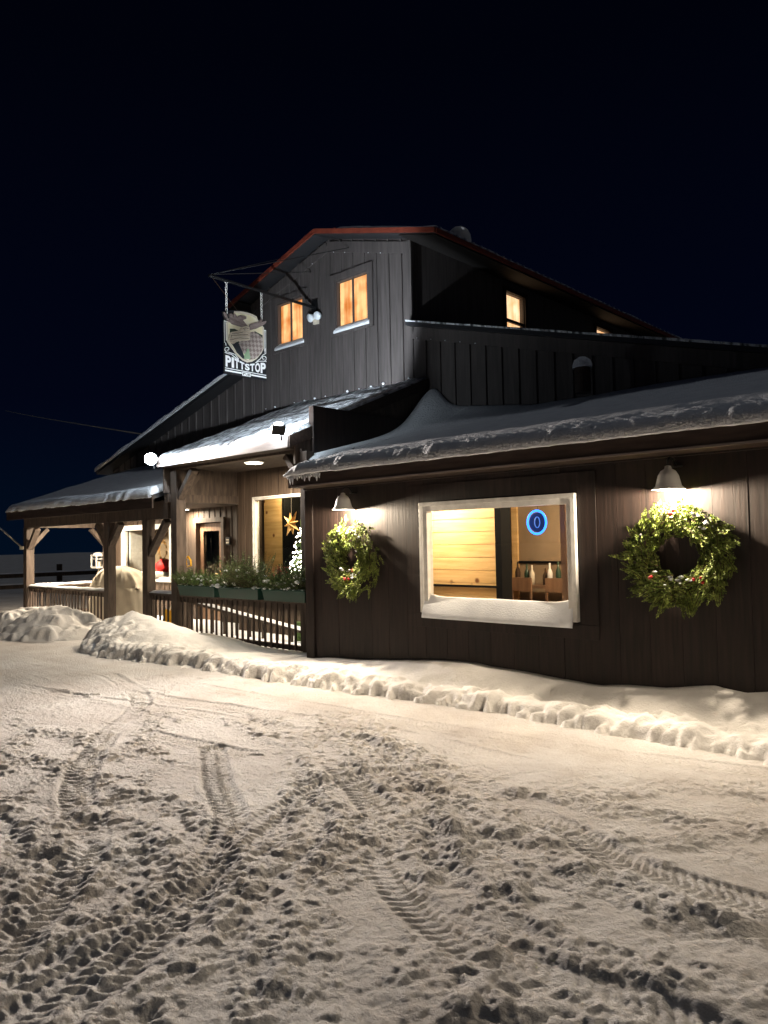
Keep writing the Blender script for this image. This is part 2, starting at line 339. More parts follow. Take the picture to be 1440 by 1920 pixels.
# loose clods
for _ in range(24000):
    x = rng.uniform(-8.5, .2); y = rng.uniform(1.0, 5.4)
    i = np.searchsorted(gy, y)-1; j = np.searchsorted(gx, x)-1
    if rng.random() < churn[i, j]**1.5*.8+.02: clods.append((x, y, min(.06, .007/(1-rng.random())**.55), .8))
def stamp(Z, gx, gy, x, y, r, hgt, Z0=None):
    if Z0 is None: Z0 = Z
    i0 = np.searchsorted(gy, y-r*1.4); i1 = np.searchsorted(gy, y+r*1.4); j0 = np.searchsorted(gx, x-r*1.4); j1 = np.searchsorted(gx, x+r*1.4)
    if i1 <= i0 or j1 <= j0 or i0 <= 0 or j0 <= 0 or i1 >= len(gy) or j1 >= len(gx): return
    th = rng.uniform(0, PI); a = rng.uniform(.7, 1.3); yy = gy[i0:i1, None]-y; xx = gx[None, j0:j1]-x
    u = (xx*math.cos(th)+yy*math.sin(th))*a; v = (-xx*math.sin(th)+yy*math.cos(th))/a
    q = np.clip(1-(u*u+v*v)/(r*r)*(1+.55*np.sin(np.arctan2(v, u)*3+th*7)+.35*np.sin(np.arctan2(v, u)*5+x*90)), 0, 1)
    sub = Z[i0:i1, j0:j1]; c = Z0[(i0+i1)//2, (j0+j1)//2]
    np.maximum(sub, np.where(q > 0, c*.6+Z0[i0:i1, j0:j1]*.4-hgt*.15+np.sqrt(q)*hgt, -9), out=sub)
Zb = Z.copy()
for x, y, r, k in clods:
    i_ = min(np.searchsorted(gy, y), len(gy)-1); j_ = min(np.searchsorted(gx, x), len(gx)-1)
    if TM[i_, j_] > .5 and rng.random() < .9: continue
    stamp(Z, gx, gy, x, y, min(r*.85, .038), min(r, .042)*k*rng.uniform(.35, .8), Zb)
crm = np.clip(churn*1.2+.16, 0, 1)*near*(1-.85*TM)
Z += (np.abs(fbm(GX*19+wx*7, GY*19+wy*7, 4, 22)-.5)*2)**.8*-.030*crm + (fbm(GX*30+wx*9, GY*30+wy*9, 4, 25)-.5)*.034*crm + (fbm(GX*26, GY*26, 4, 27)-.5)*.009*near + .008*crm
Z = Z*.62*np.clip((6.3-GY)/.4, 0, 1)*np.clip((GX+20)/6, 0, 1)*np.clip((12-GX)/8, 0, 1)*np.clip((GY+12)/8, 0, 1)
Z += (fbm(GX*.12, GY*.12, 3, 60)-.5)*.5*np.clip((-GX-21)/6, 0, 1)
g = grid_obj('snow_ground', GX, GY, Z, M['ground']); tag(g, kind='structure')

# snow bank along the building
def interp(x, pts): return np.interp(x, [p[0] for p in pts], [p[1] for p in pts])
bx = np.arange(-13.2, 1.6, .021); by = np.arange(4.7, 7.12, .021); BX, BY = np.meshgrid(bx, by)
toe = interp(BX, [(-13.2,6.75),(-12.6,6.25),(-12,5.75),(-11.3,5.27),(-10.4,5.32),(-8.83,5.56),(-7.74,5.6),(-6.31,5.66),(-4.93,5.82),(-3.74,5.9),(-2.7,5.82),(-1.74,5.75),(1.6,5.7)])
toe = toe + (fbm(BX*1.5, BY*0, 3, 5)-.5)*.18 + (fbm(BX*6, BY*6, 3, 6)-.5)*.13
crest = interp(BX, [(-13.2,.0),(-12,.12),(-10.6,.17),(-8.8,.15),(-6.3,.125),(-3.7,.10),(-1.7,.125),(-1.2,.19),(1.6,.2)])
back = interp(BX, [(-13.2,.02),(-12,.1),(-10.6,.16),(-9.9,.12),(-9.2,.05),(-8.2,.07),(-7.45,.14),(-6.3,.21),(-5.0,.31),(-4.1,.29),(-3.36,.245),(-2.76,.285),(-2.35,.36),(-2.1,.33),(-1.8,.38),(1.6,.40)])
wall = np.where(BX < -7.5, 7.1, 6.5)
t = np.clip((BY-toe)/.26, 0, 1.0); fr = np.sqrt(np.clip(1-(1-t)**2, 0, 1))
u = np.clip((BY-toe-.26)/(wall-toe-.26), 0, 1); u = u*u*(3-2*u)
crest = crest*(.62+.76*fbm(BX*1.9, BX*0+2, 4, 73))
BZ = crest*fr*(1-u) + back*u
inm = 1-np.clip((BY-toe-.13)/.18, 0, 1)
BZ = BZ + inm*fr*((fbm(BX*9, BY*9, 4, 71)-.42)*.075) + (fbm(BX*2, BY*2, 3, 75)-.5)*.03*fr
mound = fr*.56*np.clip(1-np.hypot((BX+11.45)/np.where(BX < -11.45, 1.25, 2.7), (BY-6.2)/.98), 0, 1)**.85
BZ = np.maximum(BZ, mound + (fbm(BX*5, BY*5, 4, 80)-.5)*.06*np.clip(mound*6, 0, 1)) + (fbm(BX*1.3, BY*1.3, 2, 83)-.5)*.02*fr
BZ = np.where(BY < toe, -.03, BZ)*1.0
edge = np.clip((BX+13.2)/.5, 0, 1); BZ = BZ*edge - .03*(1-edge)
BZ0 = BZ.copy()
for _ in range(5200):
    x = rng.uniform(-12.6, 1.4); ty = float(interp(np.array(x), [(-13.2,6.75),(-12.6,6.25),(-12,5.75),(-11.3,5.27),(-10.4,5.32),(-8.83,5.56),(-7.74,5.6),(-6.31,5.66),(-4.93,5.82),(-3.74,5.9),(-2.7,5.82),(-1.74,5.75),(1.6,5.7)]))
    y = ty + abs(rng.normal(.0, .12)) + (.12 if x < -10.6 else 0)*rng.random()*3
    r = min(.085, .012/(1-rng.random())**.6); stamp(BZ, bx, by, x, y, r, r*rng.uniform(.5, .95), BZ0)
o = grid_obj('snow_bank', BX, BY, BZ, M['bank']); tag(o, 'long plowed snow bank with a lumpy front edge against the brown wall', 'snow bank')
# left snow pile
px_ = np.arange(-17.6, -12.0, .03); py_ = np.arange(4.9, 7.08, .03); PX, PY = np.meshgrid(px_, py_)
rr = np.hypot((PX+14.4)/np.where(PX < -14.4, 2.6, 1.45), (PY-6.15)/1.0)
PZ = .56*np.clip(1-rr, -.1, 1)**1 if False else .56*np.sign(1-rr)*np.abs(np.clip(1-rr, -.1, 1))**.85
PZ = PZ + ((fbm(PX*2.2, PY*2.2, 4, 90)-.5)*.30 + (fbm(PX*7, PY*7, 3, 95)-.5)*.09)*np.clip((1-rr)*4, 0, 1)
PZ0 = PZ.copy()
for _ in range(260):
    x = rng.uniform(-17, -12.4); y = rng.uniform(5.1, 6.9); r = rng.gamma(2.2, .022)+.02; 
    if math.hypot((x+14.3)/2, y-6.15) < .95: stamp(PZ, px_, py_, x, y, r, r*.7, PZ0)
o = grid_obj('snow_pile', PX, PY, PZ, M['bank']); tag(o, 'shoveled snow pile in front of the left porch railing', 'snow pile')

# ------------------------------------------------------------------ building
B = empty('pub_building', (-10, 10, 0), 'dark wooden pub building with a tall gabled centre, snowy lean-to roofs and lit windows', 'building')
def wall_y(mb, xs, y, z0f, z1f, holes=(), th=.10, pitch=.3, batten=None, gap=.004, jit=.003, fwd=-1):
    """vertical board wall facing -Y; xs=(x0,x1); z0f,z1f functions of x; holes=(xa,xb,za,zb)"""
    x0, x1 = xs; br = set(np.round(np.arange(x0, x1, pitch), 4)) | {x1}
    for h in holes: br |= {h[0], h[1]}
    br = sorted(b for b in br if x0 <= b <= x1)
    for a, b in zip(br[:-1], br[1:]):
        if b-a < .01: continue
        m_ = (a+b)/2; cuts = sorted([(h[2], h[3]) for h in holes if h[0] <= m_ <= h[1]])
        lo = 'base'; segs = []
        for za, zb in cuts: segs.append((lo, za)); lo = zb
        segs.append((lo, 'top')); j = random.uniform(-jit, 0)
        for s0, s1 in segs:
            aL = z0f(a) if s0 == 'base' else s0; bL = z0f(b) if s0 == 'base' else s0
            aH = z1f(a) if s1 == 'top' else s1; bH = z1f(b) if s1 == 'top' else s1
            mb.prism_y([(a+gap/2, aL), (b-gap/2, bL), (b-gap/2, bH), (a+gap/2, aH)], y+j, y+th)
    mb.prism_y([(x0, z0f(x0)), (x1, z0f(x1)), (x1, z0f(x1)+.02), (x0, z0f(x0)+.02)], y+th+.001, y+th+.01)
    if batten:
        bw, bd = batten; x = x0+pitch/2
        for x in np.arange(x0, x1+.01, pitch):
            m_ = min(max(x, x0+bw/2), x1-bw/2); cuts = sorted([(h[2], h[3]) for h in holes if h[0]-bw/2 < m_ < h[1]+bw/2])
            lo = None
            for za, zb in cuts+[(None, None)]:
                a0 = z0f(m_) if lo is None else lo; a1 = z1f(m_)-.001 if za is None else za
                mb.box(m_-bw/2, m_+bw/2, y-bd, y-jit*1.2, a0, a1); lo = zb
def snow_sheet(name, p0, p1, q0, q1, th, mat_, parent, d=.06, seed=0, amp=.25, thf=None, droop=.03, over=.04):
    """snow blanket on a roof patch: corners p0 (x0,eave) p1 (x1,eave) q1 (x1,top) q0 (x0,top)"""
    P0, P1, Q0, Q1 = map(Vector, (p0, p1, q0, q1))
    nx = max(4, int((P1-P0).length/d)); ny = max(4, int((Q0-P0).length/d))
    U, V = np.meshgrid(np.linspace(0, 1, nx), np.linspace(0, 1, ny))
    def lerp(k): return (P0[k]*(1-U)+P1[k]*U)*(1-V)+(Q0[k]*(1-U)+Q1[k]*U)*V
    X, Y, Zr = lerp(0), lerp(1), lerp(2)
    Lx = (P1-P0).length; Ly = (Q0-P0).length
    eU = np.minimum(U, 1-U)*Lx; eV = V*Ly
    f = np.sqrt(np.clip(1-(1-np.clip(eU/.12, 0, 1))**2, 0, 1))*np.sqrt(np.clip(1-(1-np.clip(eV/.12, 0, 1))**2, 0, 1))
    n_ = fbm(X*1.1+seed, Y*1.1, 4, seed)
    T = th*(1-amp+2*amp*n_)
    if thf is not None: T = T + thf(X, Y)
    Z_ = Zr + T*f + .012*fbm(X*14, Y*6, 3, seed+3)*f
    # ragged front lip
    lip = (fbm(X*6+seed, Y*0+seed, 4, seed+9)-.5)
    Y = Y - (1-np.clip(eV/.2, 0, 1))*(over+lip*.07); Z_ = Z_ - (1-np.clip(eV/.08, 0, 1))*(droop+lip*.05)
    o = grid_obj(name, X, Y, Z_, mat_, parent)
    # underside / skirts through solidify
    s_ = o.modifiers.new('solid', 'SOLIDIFY'); s_.thickness = .02; s_.offset = -1
    return o
# --- barn front wall (centre gable + both sheds)
TL, TR, TC = -13.15, -8.6, -10.72
PZk = 7.55; EZ = PZk-.29*(TR-TC)
def barn_top(x):
    if x < TL: return 5.36 + (x-TL)*.27
    if x > TR: return 5.36 - (x-TR)*.27
    return PZk - abs(x-TC)*.29
tw = [(-10.52,-9.63,5.70,6.66), (-12.32,-11.46,5.70,6.62)]
mb = MB()
for xa, xb in ((-19.4, TL), (TL, TR), (TR, -1.2)):
    wall_y(mb, (xa, xb), 10.0, lambda x: 0.0, (lambda x, a=xa, b=xb: barn_top(min(max(x, a+1e-4), b-1e-4))), holes=[h for h in tw if xa < h[0] < xb] + ([(-13.5,-13.45,0,0.01)] if False else []),
           pitch=.31, batten=(.038, .032))
mb.build('barn_wall', M['siding'], B)
# corner boards and rake boards
mb = MB(); mb.box(TR-.12, TR+.03, 9.965, 9.995, 5.42, EZ-.02)
mb.bar((TC, 9.975, PZk-.16), (TR, 9.975, EZ-.16), .03, .2, (0,0,1)); mb.bar((TC, 9.972, PZk-.16), (TL, 9.972, PZk-.16-.29*(TC-TL)), .03, .2, (0,0,1))
mb.bar((TR+.06, 9.97, 5.25), (-1.2, 9.97, 5.25-.27*7.34), .03, .22)
mb.build('trim_board', M['siding'], B)
# tower side wall (facing +X), boards
sw = [(12.92,13.62,5.62,6.68), (16.78,17.54,5.62,6.70), (21.0,21.8,5.62,6.70)]
mb = MB()
def wall_x(mb, ys, x, z0, z1, holes, pitch=.31, th=.1):
    br = set(np.round(np.arange(ys[0], ys[1], pitch), 4)) | {ys[1]}
    for h in holes: br |= {h[0], h[1]}
    br = sorted(br)
    for a, b in zip(br[:-1], br[1:]):
        if b-a < .01: continue
        m_ = (a+b)/2; lo = z0
        for h in sorted([h for h in holes if h[0] <= m_ <= h[1]], key=lambda h: h[2]):
            mb.box(x-th, x, a+.002, b-.002, lo, h[2]); lo = h[3]
        mb.box(x-th, x+random.uniform(0,.003), a+.002, b-.002, lo, z1)
wall_x(mb, (10.12, 26), TR, 5.0, EZ, sw)
mb.box(TL, TL+.1, 10.12, 26, 5.0, 6.8); mb.box(-19.4, -1.2, 26, 26.1, 0, 3.4); mb.box(TL+.1, TR-.1, 26, 26.1, 3.4, EZ)
mb.box(-19.4, -19.3, 10.12, 26, 0, 3.6)
mb.build('side_wall', M['siding'], B)
# tower roof
ov = .38; sl = (PZk-EZ)/(TR-TC)
mb = MB()
RX = TR+.86; RZ = PZk-sl*(RX-TC); LX = TL-.38; LZ = PZk-sl*(TC-LX)
for (xa, za, xb, zb) in ((TC, PZk, RX, RZ), (LX, LZ, TC, PZk)):
    mb.prism_y([(xa, za+.002), (xb, zb+.002), (xb, zb+.09), (xa, za+.09)], 10-ov+.03, 26.3)
tr = mb.build('tower_roof', M['metal_roof'], B)
mb = MB()
for (xa, za, xb, zb) in ((TC, PZk, RX, RZ), (LX, LZ, TC, PZk)):
    mb.prism_y([(xa, za+.01), (xb, zb+.01), (xb, zb+.10), (xa, za+.10)], 10-ov, 10-ov+.028)
mb.prism_x([(10-ov+.03, RZ+.0), (26.3, RZ+.0), (26.3, RZ+.085), (10-ov+.03, RZ+.085)], RX+.002, RX+.025)
mb.build('rake_trim', M['rustrim'], tr)
mb = MB()
for y in np.arange(9.75, 26.2, .23):
    for sgn, xe, ze in ((1, RX, RZ), (-1, LX, LZ)):
        mb.bar((TC, y, PZk+.105), (xe+sgn*.035, y, ze+.105), .035, .03)
mb.build('roof_rib', M['steel'], tr)
snow_sheet('roof_snow', (TC+.5, 9.66, PZk+.07-.5*sl), (TC+.5, 26, PZk+.07-.5*sl), (RX-.1, 9.66, RZ+.07+.1*sl), (RX-.1, 26, RZ+.07+.1*sl), .07, M['snow'], tr, .1, 3, .5, over=0, droop=0)
mb = MB(); nz_ = lambda x: .05+.05*math.sin(x*9)+.03*math.sin(x*23)
for i in range(40):                          # frost hanging under the eave soffit
    x = TR+.05+i*.014
mb.build('soffit_frost', M['snow'], tr) if mb.v else None
# soffit boards under right eave
mb = MB(); mb.prism_y([(TR+.03, PZk-sl*(TR+.03-TC)-.012), (RX, RZ-.012), (RX, RZ-.03), (TR+.03, PZk-sl*(TR+.03-TC)-.03)], 9.66, 26.2)
mb.prism_y([(LX, LZ-.012), (TL-.03, PZk-sl*(TC-TL+.03)-.012), (TL-.03, PZk-sl*(TC-TL+.03)-.03), (LX, LZ-.03)], 9.66, 26.2)
mb.build('soffit', M['eave'], tr)
# roof vent dome
v = MB().lathe([(0,.40),(.10,.385),(.17,.33),(.215,.24),(.23,.12),(.23,-.12)], (-8.5, 11.3, 7.10), 20).build('roof_vent', M['shade_white'], B, smooth=True)
# shed roofs
mb = MB()
zf = lambda x: 5.36 - (x-TR)*.27
mb.prism_y([(TR+.005, zf(TR)+.003), (-.9, zf(-.9)+.003), (-.9, zf(-.9)+.085), (TR+.005, zf(TR)+.085)], 9.82, 26.2)
zg = lambda x: 5.36 + (x-TL)*.27
mb.prism_y([(-19.75, zg(-19.75)+.003), (TL-.005, zg(TL)+.003), (TL-.005, zg(TL)+.085), (-19.75, zg(-19.75)+.085)], 9.66, 26.2)
sr = mb.build('shed_roof', M['metal_roof'], B)
def shed_snow(x0, x1, zfn, th, name, y0, seed):
    X, Y = np.meshgrid(np.linspace(x0, x1, 150), np.array([y0-.03, y0-.045, y0-.03, y0, y0+.05, y0+.12, y0+.3, y0+1, y0+4, y0+16.3]))
    T = np.array([0, .3, .62, .85, .97, 1, 1, 1, 1, 1])[:, None]
    zb = np.array([zfn(x) for x in X[0]])[None, :]+.086
    Zs = zb + T*th*(.35+1.2*fbm(X*2.7, Y*.8, 5, seed)) - (T == 0)*.02
    return grid_obj(name, X, Y, Zs, M['crust'] if th < .1 else M['snow'], sr)  # thin right-shed snow takes the darker crust, shade put into its colour
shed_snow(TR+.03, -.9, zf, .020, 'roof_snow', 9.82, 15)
shed_snow(-19.75, TL-.03, zg, .13, 'roof_snow', 9.66, 18)

# --- lean-to (brown facade)
LXa, LXb = -7.45, 1.6
win = (-5.50, -3.57, .81, 2.03)
mb = MB(); wall_y(mb, (LXa, LXb), 6.5, lambda x: -.1, lambda x: 2.45, holes=[(win[0]+.03, win[1]-.03, win[2]+.03, win[3]-.03)], pitch=.285, jit=.006, gap=.003)
mb.box(LXa, LXa+.1, 6.62, 7.3, -.1, 2.6); mb.box(-8.3, -8.2, 7.3, 9.98, -.1, 3.6); mb.box(-8.2, LXa, 7.3, 7.4, -.1, 2.7); mb.box(LXb-.1, LXb, 6.62, 9.98, -.1, 3.5)
mb.build('front_wall', M['facade'], B)
mb = MB()     # casing boards round the window, corner board, frieze
wx0, wx1, wz0, wz1 = win
mb.box(wx0-.20, wx0-.012, 6.482, 6.4885, wz0-.02, wz1+.20); mb.box(wx1+.012, wx1+.20, 6.482, 6.4885, wz0-.02, wz1+.20)
mb.box(wx0-.012, wx1+.012, 6.483, 6.4885, wz1+.012, wz1+.20); mb.box(wx0-.20, wx1+.20, 6.481, 6.4885, wz0-.16, wz0-.022)
mb.box(LXa-.02, LXa+.13, 6.472, 6.4885, -.1, 2.28); mb.box(LXa-.022, LXb, 6.452, 6.49, 2.285, 2.40)
mb.build('casing_board', M['facade'], B, bevel=.004)
# big window
def window(name, x0, x1, z0, z1, y, mat_frame, fw=.11, muntin=None, depth=.09, inner=True):
    mb = MB()
    a = fw
    for (k, yy, d0) in ((0, y-.03, 0), (a*.45, y-.012, 0)):
        w_ = a*.45 if k == 0 else a*.55; X0, X1, Z0, Z1 = x0+k, x1-k, z0+k, z1-k
        mb.box(X0, X1, yy, y+depth, Z1-w_, Z1); mb.box(X0, X1, yy, y+depth, Z0, Z0+w_)
        mb.box(X0, X0+w_, yy+.0015, y+depth-.002, Z0+w_, Z1-w_); mb.box(X1-w_, X1, yy+.0015, y+depth-.002, Z0+w_, Z1-w_)
    if muntin:
        for m_ in muntin: mb.box(m_-.014, m_+.014, y+.012, y+.04, z0+a, z1-a)
    o = mb.build(name, mat_frame, B, bevel=.004)
    MB().add([(x0+a-.005, y+.045, z0+a-.005), (x1-a+.005, y+.045, z0+a-.005), (x1-a+.005, y+.045, z1-a+.005), (x0+a-.005, y+.045, z1-a+.005)], [(0,1,2,3)]).build('pane', M['glass'], o)
    return o
W = window('window', *win[:2], win[2], win[3], 6.47, M['white'], .10)
# snow on the sill: sloping wedge
def sill_snow(x0, x1, yf, yb, z, th, parent, seed, drop=.1):
    nx = 60; s_ = np.linspace(0, 1, nx); tt = np.linspace(0, 1, 9)
    S, T = np.meshgrid(s_, tt); X = x0+(x1-x0)*S; e_ = np.minimum(S, 1-S)*(x1-x0)
    bulge = .05*np.clip(1-e_/.25, 0, 1)**2*drop/.15
    Y = yf+(yb-yf)*T; Z_ = z - drop*(1-T)**1.4 + th*np.sqrt(T)*(1+.12*fbm(X*4, T*2, 3, seed)) + bulge*T
    o = grid_obj('sill_snow', X, Y, Z_, M['sillsnow'], parent); m_ = o.modifiers.new('s', 'SOLIDIFY'); m_.thickness = .03; m_.offset = -1; return o
sill_snow(wx0+.045, wx1-.045, 6.40, 6.514, wz0+.10, .075, W, 4, .15)
# interior of the lean-to
mb = MB()
for k in range(15): mb.box(-7.3, -5.08, 7.4+.002*(k % 2), 7.44, k*.155+.003, (k+1)*.155-.003)
mb.box(-7.3, -5.08, 7.441, 7.45, 0, 2.4); mb.build('pine_wall', M['pine'], B)
mb = MB(); mb.box(-6.9, -5.09, 7.365, 7.398, 1.035, 1.06); mb.box(-5.075, -4.99, 7.3, 7.5, 0, 2.4)
mb.build('interior_post', M['dark'], B)
mb = MB(); mb.box(-7.3, -1.0, 8.7, 8.75, 0, 2.4); mb.box(-3.42, -3.36, 6.75, 8.7, 0, 2.4); mb.box(-7.3, -1.0, 6.65, 8.75, 2.3, 2.33); mb.box(-7.3, -1.0, 6.62, 8.75, -.05, 0)
mb.build('interior_wall', M['beige'], B)
MB().box(-5.75, -5.66, 8.66, 8.695, 0, 2.3).build('interior_trim', M['pine'], B); MB().box(-3.99, -3.93, 6.9, 6.96, .3, 2.3).build('interior_trim', M['door'], B); MB().box(-5.95, -4.4, 8.675, 8.695, 1.28, 1.31).build('interior_trim', M['dark'], B)
random.seed(12)
mb = MB(); mb.box(-5.85, -4.3, 8.25, 8.6, .98, 1.02); mb.build('bar_shelf', M['door'], B)
BC = [('white','shade_white'),('green','bottle_glass'),('brown','twig'),('cream','offwhite')]
for k in range(9):
    x = -5.72+k*.125+random.uniform(-.02,.02); h = random.uniform(.8,1.25); cn, cm = BC[[0,1,2,1,3,2,0,1,2][k]]
    bt = MB().lathe([(0,0),(.033,0),(.035,.13*h),(.028,.16*h),(.012,.19*h),(.012,.25*h),(0,.25*h)], (x, 8.36+random.uniform(-.05,.05), 1.021), 12).build('bottle', M[cm], None, smooth=True)
    tag(bt, cn+' bottle, '+['first','second','third','fourth','fifth','sixth','seventh','eighth','ninth'][k]+' from the left on the bar shelf inside the front window', 'bottle', 'bottles on the bar shelf')
def chair(x, y, lab):
    t = empty('bar_stool', (x, y, 0), lab, 'stool', 'stools by the bar shelf')
    MB().lathe([(0,.74),(.16,.74),(.17,.77),(.16,.80),(0,.80)], (x, y, 0), 16).build('seat', M['door'], t)
    MB().box(x-.15, x+.15, y+.13, y+.155, .95, 1.12).box(x-.15, x-.125, y+.131, y+.154, .79, .95).box(x+.125, x+.15, y+.131, y+.154, .79, .95).build('backrest', M['door'], t)
    for a, b in ((-1,-1),(1,-1),(1,1),(-1,1)): MB().bar((x+a*.11, y+b*.11, .74), (x+a*.16, y+b*.16, 0), .025).build('leg', M['black'], t)
chair(-5.28, 8.0, 'bar stool behind the front window, the one nearer the pine wall'); chair(-4.78, 8.0, 'bar stool behind the front window, the one nearer the right window edge')
def point(name, loc, e_, color, r=.04, parent=None, typ='POINT', rot=None, spot=None, blend=.3):
    l = bpy.data.lights.new(name, typ); l.energy = e_; l.color = color
    if typ == 'AREA': l.shape = 'DISK'; l.size = r*2
    else: l.shadow_soft_size = r
    if spot: l.spot_size = spot; l.spot_blend = blend
    o = bpy.data.objects.new(name, l); col.objects.link(o); o.parent = parent; o.location = Vector(loc)-world_loc(parent)
    if rot is not None: o.rotation_euler = Vector(rot).to_track_quat('-Z', 'Y').to_euler()
    return o
WARM = (1.0, .70, .40); WW = (1.0, .83, .62); COOL = (.72, .87, 1.0)
point('ceiling_lamp', (-5.9, 6.95, 2.22), 125, (1, .81, .58), .08, B)
point('room_lamp', (-4.0, 7.6, 2.22), 130, (1, .78, .52), .08, B)
# lean-to roof: eave z 2.42 at y 6.15, slope .37
zr = lambda y: 2.42 + (y-6.15)*.26
mb = MB()
mb.prism_x([(6.15, zr(6.15)), (9.975, zr(9.975)), (9.975, zr(9.975)+.08), (6.15, zr(6.15)+.08)], -7.36, 1.9)
mb.prism_x([(7.1, zr(7.1)), (9.975, zr(9.975)), (9.975, zr(9.975)+.08), (7.1, zr(7.1)+.08)], -8.32, -7.362)
lr = mb.build('lean_to_roof', M['metal_roof'], B)
mb = MB(); mb.box(-7.38, 1.9, 6.125, 6.148, 2.30, 2.47); mb.box(-7.36, 1.9, 6.148, 6.45, 2.30, 2.315); mb.prism_x([(6.15, 2.32), (7.1, 2.34), (7.1, zr(7.1)+.06), (6.15, 2.47)], -7.385, -7.362)
mb.build('fascia', M['fascia_dark'], lr)
mb = MB(); mb.box(-7.30, 1.9, 6.105, 6.124, 2.298, 2.318); mb.build('drip_edge', M['fascia'], lr)
drift = lambda X, Y: .18*np.clip((-6.2-X)/1.5, 0, 1)*np.clip((Y-8.3)/1.6, 0, 1)**2 + .36*np.exp(-((X+8.12)/.28)**2)*np.exp(-((9.97-Y)/.55)**2) + .10*np.exp(-((9.97-Y)/.5)**2)*(X > -8.6)*.6
def lean_snow(x0, x1, y0, seed, name='roof_snow'):
    X, Y = np.meshgrid(np.arange(x0, x1+.01, .03), np.concatenate([np.linspace(y0-.05, y0+.6, 24), np.linspace(y0+.68, 9.96, 40)]))
    v = Y-(y0-.05); eU = np.where(Y > 7.25, 9, X-x0)
    lipn = fbm(X*5, X*0+seed, 4, seed)-.5
    T = .10*np.sqrt(np.clip(1-(1-np.clip(v/.14, 0, 1))**2, 0, 1))*(.88+.24*fbm(X*.9, Y*1.2, 3, seed+1))*np.sqrt(np.clip(eU/.18, 0, 1))
    rip = .007*np.clip(1-v/.75, 0, 1)*np.sin((X+Y*.9)*2*PI/.115+5*fbm(X*2, Y*3, 3, seed+2)) + .024*np.clip(1-v/.9, 0, 1)*(fbm(X*19+Y*9, Y*13, 5, seed+4)-.5) + .03*(fbm(X*2.5, Y*2.5, 4, seed+6)-.5)
    Z_ = zr(Y)+.082 + T + rip*(v > .03) + drift(X, Y)
    lipn = .6*lipn + .35*(fbm(X*17, X*0+3, 3, seed+8)-.5)
    Y2 = Y - np.clip(1-v/.25, 0, 1)*(.05+lipn*.12); Z_ = Z_ - np.clip(1-v/.12, 0, 1)*(.035+lipn*.035)
    o = grid_obj(name, X, Y2, Z_, M['snow'], lr); m_ = o.modifiers.new('s', 'SOLIDIFY'); m_.thickness = .025; m_.offset = -1; return o
lean_snow(-7.37, 1.9, 6.15, 21)
X, Y = np.meshgrid(np.arange(-8.33, -7.36, .03), np.linspace(7.1, 9.96, 60))
grid_obj('roof_snow', X, Y, zr(Y)+.082+.10*np.sqrt(np.clip((Y-7.08)/.2, 0, 1))+drift(X, Y)*np.clip((X+8.36)/.15, .3, 1), M['snow'], lr)
# icicles / curled frost at the left end of the eave
mb = MB()
for i in range(14):
    x = -7.34+i*.045; L_ = random.uniform(.03, .11); mb.tube([(x, 6.09, 2.44), (x+.008, 6.085, 2.44-L_*.6), (x+.012, 6.085, 2.44-L_)], [.02, .012, .002], 6)
mb.build('icicle', M['snow'], lr, smooth=True)
# vent on lean-to roof
vt = MB().lathe([(0,0),(.11,0),(.11,.34),(0.0,.345)], (-5.05, 9.45, 3.60), 18).build('roof_vent', M['fascia_dark'], B, smooth=False)
MB().lathe([(.13,.34),(.135,.38),(.11,.45),(.05,.49),(0,.5)], (-5.05, 9.45, 3.60), 18).build('vent_snow', M['snow'], vt, smooth=True)

# --- porch walls
mb = MB(); wall_y(mb, (-17.9, -11.7), 9.2, lambda x: -.05, lambda x: 2.95, holes=[(-17.38, -15.14, .80, 2.09), (-14.2, -13.12, 0, 2.16)], pitch=.2, batten=(.03, .014))
mb.box(-17.9, -17.8, 9.31, 9.98, 0, 3.3)
mb.build('porch_wall', M['porchwall'], B)
mb = MB(); wall_y(mb, (-11.7, -8.32), 8.5, lambda x: -.05, lambda x: 3.15, holes=[(-11.16, -9.3, .55, 2.42)], pitch=.2, batten=(.03, .014))
mb.box(-11.7, -11.6, 8.61, 9.98, 0, 3.2)
mb.build('entry_wall', M['porchwall'], B)
# portico side cheek over the left porch
mb = MB(); mb.prism_x([(6.95, 2.52), (9.97, 2.4), (9.97, 4.2), (6.95, 2.97)], -11.74, -11.70); mb.box(-11.78, -11.66, 7.0, 8.49, 2.36, 2.5)
mb.build('cheek_wall', M['timber'], B)
mb = MB(); mb.prism_x([(7.0, zr(7.0)+.1), (9.97, zr(9.97)+.1), (9.97, 4.3), (7.0, 3.0)], -8.30, -8.26); mb.build('cheek_wall', M['timber'], B)
# portico roof
zp = lambda y: 3.045 + (y-6.85)*.405
mb = MB(); mb.prism_x([(6.87, zp(6.87)), (9.975, zp(9.975)), (9.975, zp(9.975)+.08), (6.87, zp(6.87)+.08)], -11.75, -8.25)
pr = mb.build('portico_roof', M['metal_roof'], B)
mb = MB(); mb.box(-11.76, -8.24, 6.84, 6.868, 2.96, 3.13); mb.build('fascia', M['fascia'], pr)
mb = MB(); mb.prism_x([(6.87, 2.96), (9.97, zp(9.97)-.09), (9.97, zp(9.97)+.085), (6.87, 3.13)], -8.248, -8.225); mb.build('barge_board', M['fascia_dark'], pr); mb = MB()
mb.prism_x([(6.87, 2.96), (9.97, zp(9.97)-.09), (9.97, zp(9.97)+.085), (6.87, 3.13)], -11.778, -11.753)
mb.build('barge_board', M['fascia_dark'], pr)
mb = MB(); mb.box(-11.69, -8.31, 6.87, 8.48, 2.955, 2.98); mb.build('soffit', M['soffit'], pr)
mb = MB(); mb.box(-11.69, -8.2, 7.07, 7.23, 2.915, 2.953); mb.build('beam', M['timber'], pr)
